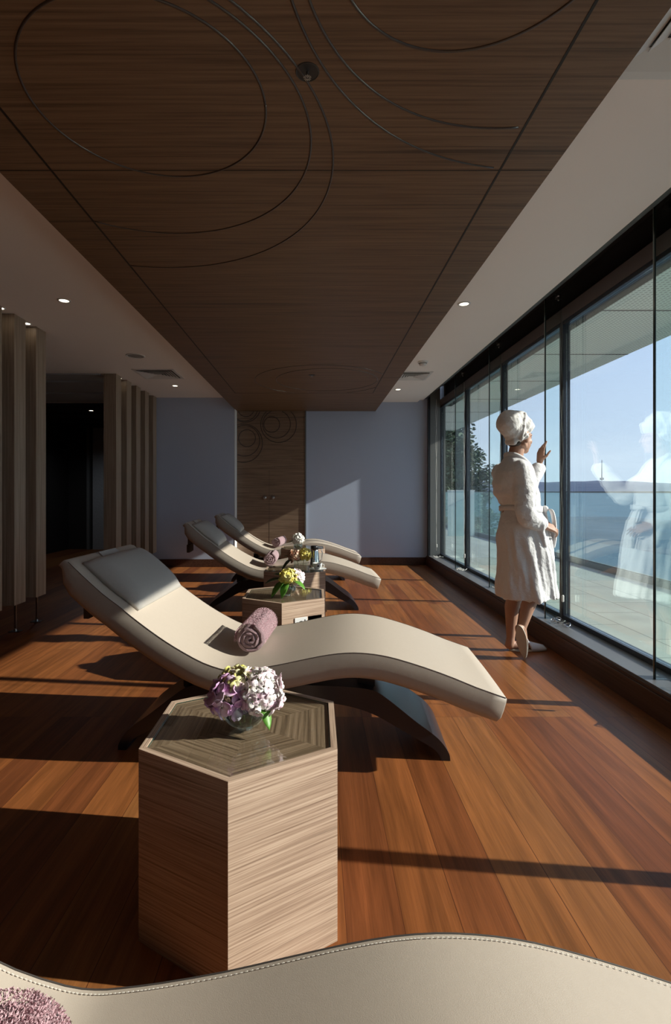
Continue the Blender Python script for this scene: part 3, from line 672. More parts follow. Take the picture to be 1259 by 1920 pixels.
L3 = copy_tree(L1); L3.location = (-0.04, 6.68, 0); L3.rotation_euler.z = math.radians(3.5)
tag(L3, 'cream leather lounger furthest away, next to the back wall', 'lounger', G)
# stitched border on the front lounger (seen close)
bm = bmesh.new(); acc = 0
pts = catmull(TOP, 24); last = pts[0]; on = True
for i in range(1, len(pts)):
    acc += math.hypot(pts[i][0]-last[0], pts[i][1]-last[1]); last = pts[i]
    if acc > 0.0055 and pts[i][0] > -0.8:
        nx, nz = normal2(pts, i); acc = 0; p = Vector((pts[i][0]+nx*0.0022, 0.681, pts[i][1]+nz*0.0022)); t = Vector((nz, 0, -nx))*0.0016
        bm_capsule(bm, p-t, p+t, 0.0008, 0.0008, seg=5, cap=1)
st = mk('stitching', bm, M_stitch, L0); st['label'] = 'row of pale stitches along the edge'

# pillows (hang over the head end on a weighted strap)
def zt(s):
    for (a, b), (c, d) in zip(TOPS, TOPS[1:]):
        if a <= s <= c: return b+(d-b)*(s-a)/(c-a)
    return TOPS[0][1] if s < TOPS[0][0] else TOPS[-1][1]
def make_pillow():
    root = empty('head_pillow')
    bm = bmesh.new(); rings = []
    s0, s1, y0, y1 = -1.225, -0.965, 0.075, 0.645
    K = 13
    for j in range(K+1):
        v = j/K; y = y0+(y1-y0)*v; ring = []; edge = (1-abs(2*v-1)**12)
        for i in range(17):
            u = i/16; s = s0+(s1-s0)*u; prof = math.sin(PI*u)**0.6 if 0 < u < 1 else 0
            prof = (4*u*(1-u))**0.45*(1.0+0.25*(0.5-u)) if 0 < u < 1 else 0
            h = 0.010+0.066*prof*edge*(0.9+0.1*math.sin(PI*v))+0.014*prof; nx, nz = -0.62, 0.78
            zz = zt(s); ring.append((s+0.62*h*0.8, y, zz+0.78*h*0.8+0.008))
        for i in range(16, -1, -1):
            u = i/16; s = s0+(s1-s0)*u; ring.append((s-0.003, y, zt(s)+0.008))
        rings.append(ring)
    bm_loft(bm, rings)
    mk('pillow', bm, M_leatherd, root, smooth=True)
    bm = bmesh.new()
    bm_box(bm, (-1.302, 0.24, 0.58), (-1.294, 0.45, 0.80)); bm_box(bm, (-1.312, 0.24, 0.58), (-1.284, 0.45, 0.66))
    mk('counterweight_strap', bm, M_seam, root, bevel=0.003)
    bm = bmesh.new(); rg = []
    for s, z in ((-1.285, .888), (-1.25, .898), (-1.22, .872), (-1.19, .845)): rg.append([(s, 0.27, z), (s, 0.45, z), (s, 0.45, z+0.006), (s, 0.27, z+0.006)])
    bm_loft(bm, rg); mk('strap', bm, M_leatherd, root)
    return root
P1 = make_pillow(); PG = 'leather head pillows on the loungers'
for k, (L, lab) in enumerate(((L1, 'grey leather head pillow on the middle lounger, half in sunlight'), (L2, 'grey leather head pillow on the lounger behind the coffee table'), (L3, 'grey leather head pillow on the lounger by the back wall'))):
    p = P1 if k == 0 else copy_tree(P1)
    p.location = L.location; p.rotation_euler = L.rotation_euler; tag(p, lab, 'pillow', PG)

# rolled towels
def make_towel(length=0.34, R=0.074):
    root = empty('rolled_towel'); bm = bmesh.new(); rings = []; K = 26; seg = 56
    rnd = random.Random(5)
    # spiral sheet: thick roll drawn as one continuous strip
    turns = 3.1; t = 0.0125; pts_o = []; pts_i = []; n = 110
    r_out = R
    for i in range(n+1):
        a = 2*PI*turns*i/n; r = 0.014+(r_out-0.014)*i/n
        pts_o.append((r*math.cos(a+0.6), r*math.sin(a+0.6)*0.97)); pts_i.append(((r-t*1.45)*math.cos(a+0.6), (r-t*1.45)*math.sin(a+0.6)*0.97))
    # cross-section polygon strip, with soft ends
    for j in range(K+1):
        y = -length/2+length*j/K; e = min(1.0, (min(j, K-j)/1.5)); 
        ring = []
        for i, p in enumerate(pts_o):
            w = 1+0.012*noise.noise(Vector((p[0]*30, y*14, p[1]*30)))-0.05*(1-e)**2
            ring.append((p[0]*w, y+0.006*noise.noise(Vector((i*0.1, 3, j*0.0)))*(1 if j in (0, K) else 0), p[1]*w))
        for i in range(len(pts_i)-1, -1, -1):
            p = pts_i[i]; ring.append((p[0], y, p[1]))
        rings.append(ring)
    bm_loft(bm, rings)
    # terry pile: tiny roughness in the surface
    o = mk('towel_roll', bm, M_towel, root, smooth=True)
    bm = bmesh.new(); bm_lathe(bm, [(0.001, -length/2+0.012), (0.016, -length/2+0.012), (0.016, length/2-0.012), (0.001, length/2-0.012)], seg=12)
    c = mk('roll_core', bm, M_towel, root); c.rotation_euler = (PI/2, 0, 0)
    return root
T1 = make_towel(); TG = 'rolled mauve towels on the loungers'
def put_towel(t, L, s, y, dz, rz, lab):
    M = Matrix.Translation(L.location) @ Matrix.Rotation(L.rotation_euler.z, 4, 'Z')
    t.location = M @ Vector((s, y, zt(s)+dz)); t.rotation_euler = (0, 0, L.rotation_euler.z+rz); tag(t, lab, 'towel', TG)
bpy.context.view_layer.update()
put_towel(T1, L1, -0.475, 0.345, 0.080, math.radians(-2), 'rolled mauve towel on the middle lounger')
T2 = copy_tree(T1); put_towel(T2, L2, -0.46, 0.33, 0.080, math.radians(-3), 'rolled mauve towel on the lounger behind the coffee table')
T3 = copy_tree(T1); put_towel(T3, L3, -0.46, 0.34, 0.080, math.radians(-14), 'rolled mauve towel on the furthest lounger')
T0 = copy_tree(T1); put_towel(T0, L0, -0.553, 0.375, 0.074, math.radians(4), 'fluffy mauve towel cropped at the bottom left corner')
# loose pile on the nearest towel, seen close
def add_pile(root, length, R, count, seed):
    r = random.Random(seed); bm = bmesh.new()
    for _ in range(count):
        y = r.uniform(-length/2+0.004, length/2-0.004); a = r.uniform(-0.3, PI+0.3); rr = R*0.985
        p = Vector((rr*math.cos(a), y, rr*math.sin(a)*0.97)); nrm = Vector((math.cos(a), 0, math.sin(a)))
        d = (nrm+Vector((r.uniform(-.7,.7), r.uniform(-.7,.7), r.uniform(-.7,.7)))).normalized(); s = frame_of(d)[0]*0.0011; L = r.uniform(0.0018, 0.0034)
        k = d.cross(nrm)*0.002
        q = [bm.verts.new(c) for c in (p-s, p+s, p+d*L*0.6+s+k, p+d*L+k*1.5, p+d*L*0.6-s+k)]
        bm.faces.new(q)
    return mk('terry_pile', bm, plain('mauve_pile', (0.60, 0.40, 0.435), rough=0.95, var=0.15, scale=200, spec=0.1), root)
tp = add_pile(T0, 0.34, 0.0755, 42000, 1); tp['kind'] = 'stuff'
tp = add_pile(T1, 0.34, 0.074, 14000, 2); tp['kind'] = 'stuff'

# ================================================================== hexagonal tables
HR = 0.307; HZ = 0.513
def hexpt(r, k): a = -PI/2+k*PI/3; return (r*math.cos(a), r*math.sin(a))
def uvquad(bm, uvl, co, uvs):
    f = bm.faces.new([bm.verts.new(c) for c in co])
    for l, u in zip(f.loops, uvs): l[uvl].uv = u
    return f
def make_table(name_label, loc, niche=False, socket=False):
    root = empty('hexagonal_table', loc); tag(root, name_label, 'side table', 'hexagonal zebra wood side tables')
    bm = bmesh.new(); uv = bm.loops.layers.uv.new('UVMap')
    sl = math.radians(1.5)
    def side(k, z0, z1, u0=0.0, u1=1.0):
        a = Vector(hexpt(HR, k)); b = Vector(hexpt(HR, k+1)); p = a.lerp(b, u0); q = a.lerp(b, u1); w = HR
        co = [(p.x,p.y,z0),(q.x,q.y,z0),(q.x,q.y,z1),(p.x,p.y,z1)]
        uvs = []
        for u, z in ((u0*w,z0),(u1*w,z0),(u1*w,z1),(u0*w,z1)):
            uvs.append((u*math.cos(sl)+z*math.sin(sl)+k*1.7, -u*math.sin(sl)+z*math.cos(sl)+k*0.37))
        uvquad(bm, uv, co, uvs)
    for k in range(6):
        if niche and k == 0:
            za, zb, ua, ub = 0.30, 0.412, 0.60, 0.93   # opening
            side(0, 0, za); side(0, zb, HZ); side(0, za, zb, 0, ua); side(0, za, zb, ub, 1)
        else: side(k, 0, HZ)
    # rim and inset top well
    ri = HR*0.935; zt_ = HZ-0.007
    for k in range(6):
        o1 = Vector(hexpt(HR, k)); o2 = Vector(hexpt(HR, k+1)); i1 = Vector(hexpt(ri, k)); i2 = Vector(hexpt(ri, k+1))
        uvquad(bm, uv, [(o1.x,o1.y,HZ),(o2.x,o2.y,HZ),(i2.x,i2.y,HZ),(i1.x,i1.y,HZ)], [(k,0),(k+HR,0),(k+HR-0.01,0.02),(k+0.01,0.02)])
        uvquad(bm, uv, [(i1.x,i1.y,HZ),(i2.x,i2.y,HZ),(i2.x,i2.y,zt_),(i1.x,i1.y,zt_)], [(k,0.3),(k+HR,0.3),(k+HR,0.31),(k,0.31)])
    me_o = mk('body', bm, M_side, root)
    bm = bmesh.new(); uv = bm.loops.layers.uv.new('UVMap')
    for k in range(6):
        i1 = Vector(hexpt(ri, k)); i2 = Vector(hexpt(ri, k+1)); ap = ri*math.cos(PI/6)
        uvquad(bm, uv, [(i1.x,i1.y,zt_),(i2.x,i2.y,zt_),(0,0,zt_)], [(k*2.3,0.5+k),(k*2.3+ri,0.5+k),(k*2.3+ri/2,0.5+k+ap)])
    mk('veneer_top', bm, M_top, root)
    bm = bmesh.new(); bm_prism(bm, [hexpt(ri-0.003, k) for k in range(6)], zt_+0.001, HZ-0.0005)
    mk('glass_inset', bm, M_tabletop, root)
    bm = bmesh.new(); bm_tube(bm, [(*hexpt(ri-0.0035, k), HZ-0.003) for k in range(6)], 0.0012, seg=4, closed=True)
    mk('glass_edge', bm, plain('green_glass_edge', (0.01, 0.06, 0.045), rough=0.2), root)
    if niche:
        a = Vector(hexpt(HR, 0)); b = Vector(hexpt(HR, 1)); d = (b-a).normalized(); nin = Vector((-d.y, d.x))
        p = a+(b-a)*0.60; q = a+(b-a)*0.93; bm = bmesh.new()
        c = [p, q, q+nin*0.12, p+nin*0.12]
        lo = [bm.verts.new((v.x, v.y, 0.30)) for v in c]; hi = [bm.verts.new((v.x, v.y, 0.412)) for v in c]
        bm.faces.new(lo); bm.faces.new(list(reversed(hi)))
        for i in (1, 2, 3): bm.faces.new((lo[i], lo[(i+1)%4], hi[(i+1)%4], hi[i]))
        mk('niche', bm, M_black, root)
    if socket:
        a = Vector(hexpt(HR, 0)); b = Vector(hexpt(HR, 1)); d = (b-a).normalized(); no = Vector((d.y, -d.x)); ang = math.atan2(d.y, d.x)
        c = a+(b-a)*0.43; s = empty('socket_plate'); s.parent = root; s.location = (c.x+no.x*0.001, c.y+no.y*0.001, 0.372); s.rotation_euler = (0, 0, ang)
        bpy.data.objects.remove(s)
        Mt = Matrix.Translation((c.x+no.x*0.002, c.y+no.y*0.002, 0.367)) @ Matrix.Rotation(ang, 4, 'Z')
        bm = bmesh.new(); bm_box(bm, (-0.045, -0.004, -0.045), (0.045, 0.002, 0.045)); pl = mk('socket_plate', bm, M_plate, root, bevel=0.002); pl.data.transform(Mt)
        bm = bmesh.new(); vv = [bm.verts.new((0.020*math.cos(t*PI/12), -0.0055, 0.020*math.sin(t*PI/12)+0.004)) for t in range(24)]; bm.faces.new(vv)
        r_ = bmesh.ops.extrude_face_region(bm, geom=bm.faces[:]); bmesh.ops.translate(bm, verts=[v for v in r_['geom'] if isinstance(v, bmesh.types.BMVert)], vec=(0, 0.002, 0))
        bm_box(bm, (-0.03, -0.0055, -0.012), (-0.012, -0.004, -0.004)); bm_box(bm, (0.024, -0.0055, 0.022), (0.031, -0.004, 0.030)); bm_box(bm, (-0.038, -0.0055, -0.038), (-0.03, -0.004, -0.03))
        k = mk('socket_hole', bm, M_seam, pl); k.data.transform(Mt)
    return root
make_table('large hexagonal wooden table in front with a pink hydrangea bowl', (-0.21, 1.507, 0))
make_table('hexagonal wooden table with a white socket plate and open niche', (-0.214, 3.42, 0), niche=True, socket=True)
make_table('hexagonal wooden table carrying the steel carafe and coffee cup', (-0.19, 4.52, 0))
make_table('hexagonal wooden table before the furthest lounger, mostly hidden', (-0.165, 6.24, 0))

# ================================================================== flowers
def petal_mat(name, c1, c2): 
    if name in MATS: return MATS[name]
    m, nt, b = principled(name)
    tc = N(nt, 'ShaderNodeTexCoord'); n = N(nt, 'ShaderNodeTexNoise'); n.inputs['Scale'].default_value = 32; n.inputs['Detail'].default_value = 2
    nt.links.new(tc.outputs['Object'], n.inputs['Vector']); r = N(nt, 'ShaderNodeValToRGB'); nt.links.new(n.outputs[0], r.inputs[0])
    r.color_ramp.elements[0].position = 0.38; r.color_ramp.elements[0].color = (*c1, 1); r.color_ramp.elements[1].position = 0.6; r.color_ramp.elements[1].color = (*c2, 1)
    nt.links.new(r.outputs[0], b.inputs['Base Color']); b.inputs['Roughness'].default_value = 0.6
    b.inputs['Subsurface Weight'].default_value = 0.15; b.inputs['Subsurface Radius'].default_value = (0.004, 0.004, 0.004)
    MATS[name] = m; return m
PETALS = {'purple': petal_mat('petal_purple', (0.60, 0.30, 0.55), (0.85, 0.66, 0.80)), 'cream': petal_mat('petal_cream', (0.62, 0.58, 0.16), (0.85, 0.80, 0.50)),
          'white': petal_mat('petal_white_pink', (0.85, 0.62, 0.72), (0.88, 0.84, 0.80)), 'yellow': petal_mat('petal_yellow', (0.75, 0.62, 0.10), (0.85, 0.78, 0.30)),
          'peach': petal_mat('petal_peach', (0.62, 0.30, 0.22), (0.80, 0.62, 0.45)), 'pure': petal_mat('petal_pale', (0.75, 0.70, 0.62), (0.88, 0.86, 0.82))}
M_leaf = plain('leaf_bright', (0.10, 0.26, 0.03), rough=0.45, var=0.35, scale=30)
M_leafd = plain('leaf_dark', (0.03, 0.09, 0.025), rough=0.45, var=0.35, scale=30)
M_stem = plain('stem_green', (0.08, 0.14, 0.03), rough=0.6)
def petal(bm, c, nrm, out, size, cup):
    """one rounded cupped petal, a small fan of quads"""
    side = nrm.cross(out).normalized(); rows = []
    for t, w in ((0.05, 0.16), (0.4, 0.46), (0.75, 0.52), (1.0, 0.22)):
        lift = cup*t*t
        rows.append([bm.verts.new(c+out*size*t+side*size*w*s+nrm*size*(lift+0.10*abs(s))) for s in (-1, 0, 1)])
    for a, b in zip(rows, rows[1:]):
        for k in range(2): bm.faces.new((a[k], a[k+1], b[k+1], b[k]))
def hydrangea(c, r, color, base, seed, label, nflor=34, psize=0.02, leaves=(), sq=(1, 1, 0.9)):
    root = empty('hydrangea', base); tag(root, label, 'flower', 'cut hydrangeas in the vases'); c = Vector(c)-Vector(base); rr = random.Random(seed)
    bm = bmesh.new(); ctr = bmesh.new()
    for k in range(nflor):
        zf = 1-1.72*(k+0.5)/nflor; a = k*2.39996+rr.uniform(-.25,.25); q = math.sqrt(max(0, 1-zf*zf)); n = Vector((q*math.cos(a), q*math.sin(a), zf))
        p = c+Vector((n.x*sq[0], n.y*sq[1], n.z*sq[2]))*r*rr.uniform(0.86, 1.04)
        n = (n+Vector((rr.uniform(-.3,.3), rr.uniform(-.3,.3), rr.uniform(-.3,.3)))).normalized(); u, v = frame_of(n); a0 = rr.uniform(0, PI); sz = psize*rr.uniform(0.8, 1.2)
        for j in range(4):
            o = u*math.cos(a0+j*PI/2)+v*math.sin(a0+j*PI/2); petal(bm, p, n, o, sz, rr.uniform(-0.15, 0.35))
        bm_ellipsoid(ctr, p+n*0.002, (0.0018,)*3, seg=6, rings=4)
    f = mk('petals', bm, PETALS[color], root, smooth=True); sd = f.modifiers.new('s', 'SOLIDIFY'); sd.thickness = 0.0006
    f['kind'] = 'stuff'
    mk('floret_centre', ctr, M_stem, root)
    bm = bmesh.new()
    bm_tube(bm, [(0, 0, 0.004), (c.x*0.4, c.y*0.4, c.z*0.5), c], 0.0028, seg=6)
    for k in range(10): a = rr.uniform(0, 2*PI); bm_tube(bm, [c-Vector((0,0,r*0.5)), c+Vector((math.cos(a)*r*0.7*sq[0], math.sin(a)*r*0.7*sq[1], rr.uniform(-.3,.8)*r))], 0.0011, seg=4)
    mk('stem', bm, M_stem, root, smooth=True)
    for (d, ln, dark) in leaves:
        d = Vector(d).normalized(); bm = bmesh.new(); side = d.cross(Vector((0,0,1))).normalized(); st = c+Vector((d.x, d.y, d.z*0.3))*r*0.55-Vector((0,0,r*0.35)); rows = []
        for i in range(8):
            t = i/7; w = ln*0.30*math.sin(PI*(0.06+0.94*t))**0.8*(1.0 if i % 2 else 0.93)
            m_ = st+d*ln*t-Vector((0, 0, ln*0.35*t*t)); rows.append([bm.verts.new(m_-side*w+Vector((0,0,w*0.3))), bm.verts.new(m_), bm.verts.new(m_+side*w+Vector((0,0,w*0.3)))])
        for a, b in zip(rows, rows[1:]):
            for k in range(2): bm.faces.new((a[k], a[k+1], b[k+1], b[k]))
        o = mk('leaf', bm, M_leafd if dark else M_leaf, root, smooth=True); sd = o.modifiers.new('s', 'SOLIDIFY'); sd.thickness = 0.0008
def bowl_vase(loc, R, h, label):
    t = empty('glass_vase', loc); tag(t, label, 'vase', 'small glass vases on the side tables'); bm = bmesh.new()
    pr = []
    for i in range(15): a = -PI/2+i*(PI*0.80)/14; pr.append((max(0.002, R*math.cos(a)), h*0.52+R*0.86*math.sin(a)))
    z0 = pr[0][1]; pr = [(r, max(0.0008, z-z0+0.001)) for r, z in pr]; pr[0] = (R*0.35, 0.001)
    inn = [(max(0.002, r-0.003), z+0.004) for r, z in reversed(pr)]
    bm_lathe(bm, pr+inn, seg=40); mk('bowl', bm, M_clear, t, smooth=True)
    bm = bmesh.new(); half = [p for p in inn[::-1] if p[1] < h*0.6]; bm_lathe(bm, [(max(.002, r-0.001), z+0.001) for r, z in half], seg=32); mk('water', bm, M_water, t, smooth=True)
    return t
ZT = HZ+0.0006
V1 = (-0.208, 1.475, ZT)
bowl_vase(V1, 0.066, 0.095, 'round glass bowl vase on the large front hexagonal table')
hydrangea((-0.248, 1.455, 0.612), 0.053, 'purple', (V1[0]-0.012, V1[1]-0.010, ZT+0.008), 3, 'purple hydrangea cluster at the left of the front bowl', 22, 0.029)
hydrangea((-0.228, 1.475, 0.640), 0.054, 'cream', (V1[0]-0.004, V1[1]+0.012, ZT+0.008), 5, 'cream yellow hydrangea cluster on top of the front bowl', 34, 0.017)
hydrangea((-0.170, 1.467, 0.622), 0.068, 'white', (V1[0]+0.014, V1[1]-0.004, ZT+0.008), 8, 'white and pink hydrangea head at the right of the front bowl', 62, 0.021, leaves=(((0.6, -0.9, -0.9), 0.055, False),))
V2 = (-0.19, 3.36, ZT)
bowl_vase(V2, 0.055, 0.075, 'small round glass vase on the table with the socket plate')
hydrangea((-0.185, 3.34, 0.640), 0.056, 'yellow', (V2[0], V2[1], ZT+0.008), 11, 'yellow hydrangea head in the round vase on the socket table', 44, 0.022, leaves=(((-1, -0.2, 0.15), 0.13, True), ((-0.8, -0.6, -0.5), 0.12, False), ((0.9, -0.5, -0.2), 0.10, False), ((-0.9, 0.1, 0.7), 0.10, True), ((-0.4, -0.9, -0.9), 0.10, False), ((-1, -0.5, -0.8), 0.12, True)))
hydrangea((-0.145, 3.37, 0.628), 0.055, 'white', (V2[0]+0.012, V2[1]+0.01, ZT+0.008), 12, 'pale pink hydrangea head right of the yellow one', 40, 0.022)
# square vase, table with the coffee
t = empty('glass_vase', (-0.135, 4.40, ZT)); tag(t, 'square clear glass vase beside the coffee cup', 'vase', 'small glass vases on the side tables')
bm = bmesh.new()
for lo, hi in (((-.06,-.06,0),(.06,.06,.008)),((-.06,-.06,.008),(.06,-.054,.12)),((-.06,.054,.008),(.06,.06,.12)),((-.06,-.054,.008),(-.054,.054,.12)),((.054,-.054,.008),(.06,.054,.12))): bm_box(bm, lo, hi)
mk('glass_box', bm, M_clear, t); box('water', (-.053,-.053,.009), (.053,.053,.06), M_water, t)
hydrangea((-0.185, 4.38, 0.648), 0.058, 'peach', (-0.15, 4.40, ZT+0.010), 21, 'peach hydrangea hanging over the left of the square vase', 36, 0.026, leaves=(((-0.9,-0.4,-0.6), 0.12, True), ((-0.7,0.3,0.3), 0.09, True)))
hydrangea((-0.105, 4.38, 0.655), 0.055, 'yellow', (-0.12, 4.39, ZT+0.010), 22, 'yellow hydrangea in the right of the square vase', 36, 0.025, leaves=(((0.5,0.6,0.9), 0.09, False),))
# far vase
t = empty('glass_vase', (-0.225, 6.12, ZT)); tag(t, 'tiny glass vase on the furthest table', 'vase', 'small glass vases on the side tables')
bm = bmesh.new(); bm_lathe(bm, [(0.045, 0.001), (0.055, 0.03), (0.052, 0.07), (0.049, 0.07), (0.052, 0.03), (0.04, 0.006)], seg=28); mk('bowl', bm, M_clear, t, smooth=True)
bm = bmesh.new(); bm_lathe(bm, [(0.035, 0.008), (0.048, 0.03), (0.047, 0.045)], seg=24); mk('water', bm, M_water, t, smooth=True)
hydrangea((-0.225, 6.12, 0.625), 0.070, 'pure', (-0.225, 6.12, ZT+0.01), 31, 'white hydrangea in the tiny vase on the furthest table', 40, 0.028, leaves=(((-0.9,-0.3,0.2), 0.08, True),))
# carafe, cup, saucer
t = empty('steel_carafe', (-0.02, 4.62, ZT)); tag(t, 'polished steel carafe standing behind the coffee cup', 'carafe')
bm = bmesh.new(); bm_lathe(bm, [(0.046, 0), (0.048, 0.006), (0.047, 0.03), (0.036, 0.15), (0.034, 0.165)], seg=36); mk('body', bm, M_chrome, t, smooth=True)
bm = bmesh.new(); bm_lathe(bm, [(0.0345, 0.166), (0.0345, 0.188), (0.030, 0.194), (0.001, 0.195)], seg=36); mk('lid', bm, M_black, t, smooth=True)
bm = bmesh.new(); bm_tube(bm, [(0.035, 0, 0.17), (0.062, 0, 0.168), (0.072, 0, 0.13), (0.066, 0, 0.07), (0.044, 0, 0.05)], 0.0045, seg=8); mk('handle', bm, M_chrome, t, smooth=True)
S = (0.01, 4.42, ZT)
t = empty('saucer', S); tag(t, 'white china saucer under the coffee cup', 'saucer')
bm = bmesh.new(); bm_lathe(bm, [(0.03, 0.0), (0.032, 0.003), (0.07, 0.012), (0.076, 0.016), (0.074, 0.018), (0.035, 0.009), (0.001, 0.008)], seg=40); mk('dish', bm, M_china, t, smooth=True)
t = empty('coffee_cup', (S[0]-0.002, S[1], S[2]+0.0095)); tag(t, 'white china coffee cup on the saucer', 'cup')
bm = bmesh.new(); bm_lathe(bm, [(0.022, 0), (0.026, 0.004), (0.038, 0.025), (0.041, 0.056), (0.039, 0.056), (0.036, 0.027), (0.02, 0.008), (0.001, 0.007)], seg=36); mk('cup', bm, M_china, t, smooth=True)
bm = bmesh.new(); bm_tube(bm, [(0.038, -0.004, 0.045), (0.055, -0.008, 0.044), (0.058, -0.008, 0.028), (0.036, -0.004, 0.018)], 0.0035, seg=8); mk('handle', bm, M_china, t, smooth=True)
bm = bmesh.new(); bm_ellipsoid(bm, (0.006, -0.0385, 0.034), (0.009, 0.0025, 0.009), seg=12, rings=8); mk('dark_mark', bm, M_seam, t)  # small dark oval on the front of the cup

# ================================================================== woman in the bathrobe
Wm = empty('person', (1.50, 3.78, 0)); tag(Wm, 'woman in a white bathrobe and towel turban standing at the window, hand raised', 'person')
O = Vector((1.50, 3.78, 0))
def cap(bm, p, q, a, b, seg=16): bm_capsule(bm, Vector(p)-O, Vector(q)-O, a, b, seg=seg)
def ell(bm, c, r, rot=None, **k): bm_ellipsoid(bm, Vector(c)-O, r, rot, **k)
F = Vector((0.90, 0.43, 0)).normalized(); Rt = Vector((F.y, -F.x, 0))   # facing, her right
def hand(bm, wrist, d, back, side, curls, thumb, s=1.0):
    """wrist point, direction of the fingers, back-of-hand normal, side = direction towards the thumb"""
    w = Vector(wrist); d = Vector(d).normalized(); back = Vector(back); back = (back-d*back.dot(d)).normalized(); sd = Vector(side); sd = (sd-d*sd.dot(d)-back*sd.dot(back)).normalized()
    P = -back
    for k in range(4):   # palm bones
        off = (1.5-k)*0.0185*s
        cap(bm, w+sd*off*0.55+d*0.008, w+sd*off+d*0.082*s-(0.004*abs(k-1))*d, 0.0165*s, 0.0112*s, 10)
    lens = [(0.040, 0.025, 0.020), (0.044, 0.029, 0.021), (0.041, 0.026, 0.020), (0.032, 0.020, 0.017)]
    for k in range(4):
        off = (1.5-k)*0.0188*s; p = w+sd*off+d*(0.086-0.004*abs(k-1))*s; ang = 0.0
        fan = sd*(1.5-k)*0.05
        for j, l in enumerate(lens[k]):
            ang += curls[k]*(0.55, 0.85, 0.5)[j]
            v = (d+fan).normalized()*math.cos(ang)+P*math.sin(ang); q = p+v*l*s
            r0 = (0.0088, 0.0080, 0.0072)[j]*s; cap(bm, p, q, r0, r0*0.9, 8); p = q
    p = w+sd*0.026*s+d*0.022*s
    t1 = (sd*0.75+d*0.65+P*thumb*0.6).normalized(); q = p+t1*0.040*s; cap(bm, p, q, 0.0135*s, 0.0105*s, 8)
    t2 = (d*0.85+sd*(0.35-thumb*0.3)+P*thumb*0.8).normalized(); r = q+t2*0.030*s; cap(bm, q, r, 0.0100*s, 0.0088*s, 8); cap(bm, r, r+(t2+P*thumb*0.3).normalized()*0.020*s, 0.0088*s, 0.0070*s, 8)
bm = bmesh.new()
# head: skull, face mask, jaw, nose, lips, brow, ear, neck
HC = Vector((1.512, 3.775, 1.600))
rz = Euler((0, 0, math.atan2(F.y, F.x)))
def hp(f, r, u): return HC+F*f+Rt*r+Vector((0,0,u))
ell(bm, hp(-0.012, 0, 0.028), (0.098, 0.077, 0.090), rz)
ell(bm, hp(0.030, 0, -0.030), (0.062, 0.062, 0.082), rz)
cap(bm, hp(0.062, 0, -0.092), hp(0.062, 0, -0.094), 0.020, 0.020)
for s in (-1, 1):
    cap(bm, hp(0.060, 0.010*s, -0.092), hp(-0.012, 0.054*s, -0.050), 0.018, 0.020)
    ell(bm, hp(0.055, 0.036*s, -0.028), (0.028, 0.024, 0.026), rz)
    cap(bm, hp(0.084, 0.014*s, 0.022), hp(0.068, 0.046*s, 0.020), 0.011, 0.010)
    ell(bm, hp(-0.004, 0.076*s, -0.012), (0.016, 0.006, 0.029), Euler((0, math.radians(10), math.atan2(F.y, F.x)-0.35*s)))
    ell(bm, hp(0.000, 0.075*s, -0.030), (0.009, 0.006, 0.011), rz)
    ell(bm, hp(0.079, 0.030*s, 0.004), (0.010, 0.013, 0.009), rz)
cap(bm, hp(0.088, 0, 0.010), hp(0.106, 0, -0.022), 0.008, 0.010, 10); ell(bm, hp(0.104, 0, -0.026), (0.012, 0.014, 0.008), rz)
ell(bm, hp(0.090, 0, -0.048), (0.010, 0.022, 0.006), rz); ell(bm, hp(0.088, 0, -0.058), (0.010, 0.019, 0.007), rz)
cap(bm, hp(-0.018, 0, -0.05), (1.475, 3.78, 1.42), 0.052, 0.058); cap(bm, (1.475, 3.78, 1.42), (1.46, 3.78, 1.34), 0.06, 0.10)
# trunk (under the robe)
cap(bm, (1.46, 3.78, 1.32), (1.485, 3.78, 1.12), 0.105, 0.095); cap(bm, (1.485, 3.78, 1.12), (1.50, 3.78, 0.90), 0.095, 0.115)
RS = Vector((1.487, 3.625, 1.345)); RE = Vector((1.470, 3.575, 1.045)); RH = Vector((1.640, 3.640, 0.955))
LS = Vector((1.415, 3.945, 1.345)); LE = Vector((1.625, 4.010, 1.195)); LH = Vector((1.795, 4.075, 1.420))
cap(bm, (1.46, 3.78, 1.34), RS, 0.07, 0.044); cap(bm, (1.46, 3.78, 1.34), LS, 0.075, 0.052)
cap(bm, RS, RE, 0.048, 0.038); cap(bm, RE, RH, 0.037, 0.025)
cap(bm, LS, LE, 0.048, 0.038); cap(bm, LE, LH, 0.037, 0.025)
hand(bm, LH+Vector((0.002, 0.0, 0.02)), (0.12, 0.05, 1.0), (-0.93, -0.30, 0.1), (0.28, -0.95, 0), (0.18, 0.34, 0.46, 0.6), 0.5)
hand(bm, RH, (0.92, 0.25, -0.25), (0.1, -0.7, 0.7), (0.2, 0.75, 0.6), (0.55, 0.6, 0.65, 0.7), 0.3)
# legs: far leg straight on a flat foot, near leg bent with the heel lifted
cap(bm, (1.50, 3.84, 0.86), (1.515, 3.84, 0.46), 0.085, 0.056); cap(bm, (1.515, 3.84, 0.46), (1.480, 3.835, 0.33), 0.054, 0.054); cap(bm, (1.480, 3.835, 0.33), (1.468, 3.83, 0.10), 0.053, 0.030)
cap(bm, (1.468, 3.83, 0.10), (1.462, 3.83, 0.045), 0.030, 0.034); cap(bm, (1.455, 3.83, 0.042), (1.63, 3.84, 0.038), 0.030, 0.026); cap(bm, (1.63, 3.84, 0.036), (1.700, 3.845, 0.030), 0.028, 0.016)
KN = Vector((1.590, 3.70, 0.47)); AN = Vector((1.483, 3.655, 0.215))
cap(bm, (1.50, 3.74, 0.86), KN, 0.088, 0.058); cap(bm, KN, KN.lerp(AN, 0.42)+Vector((-0.012,0,0)), 0.056, 0.050); cap(bm, KN.lerp(AN, 0.42)+Vector((-0.012,0,0)), AN, 0.050, 0.029)
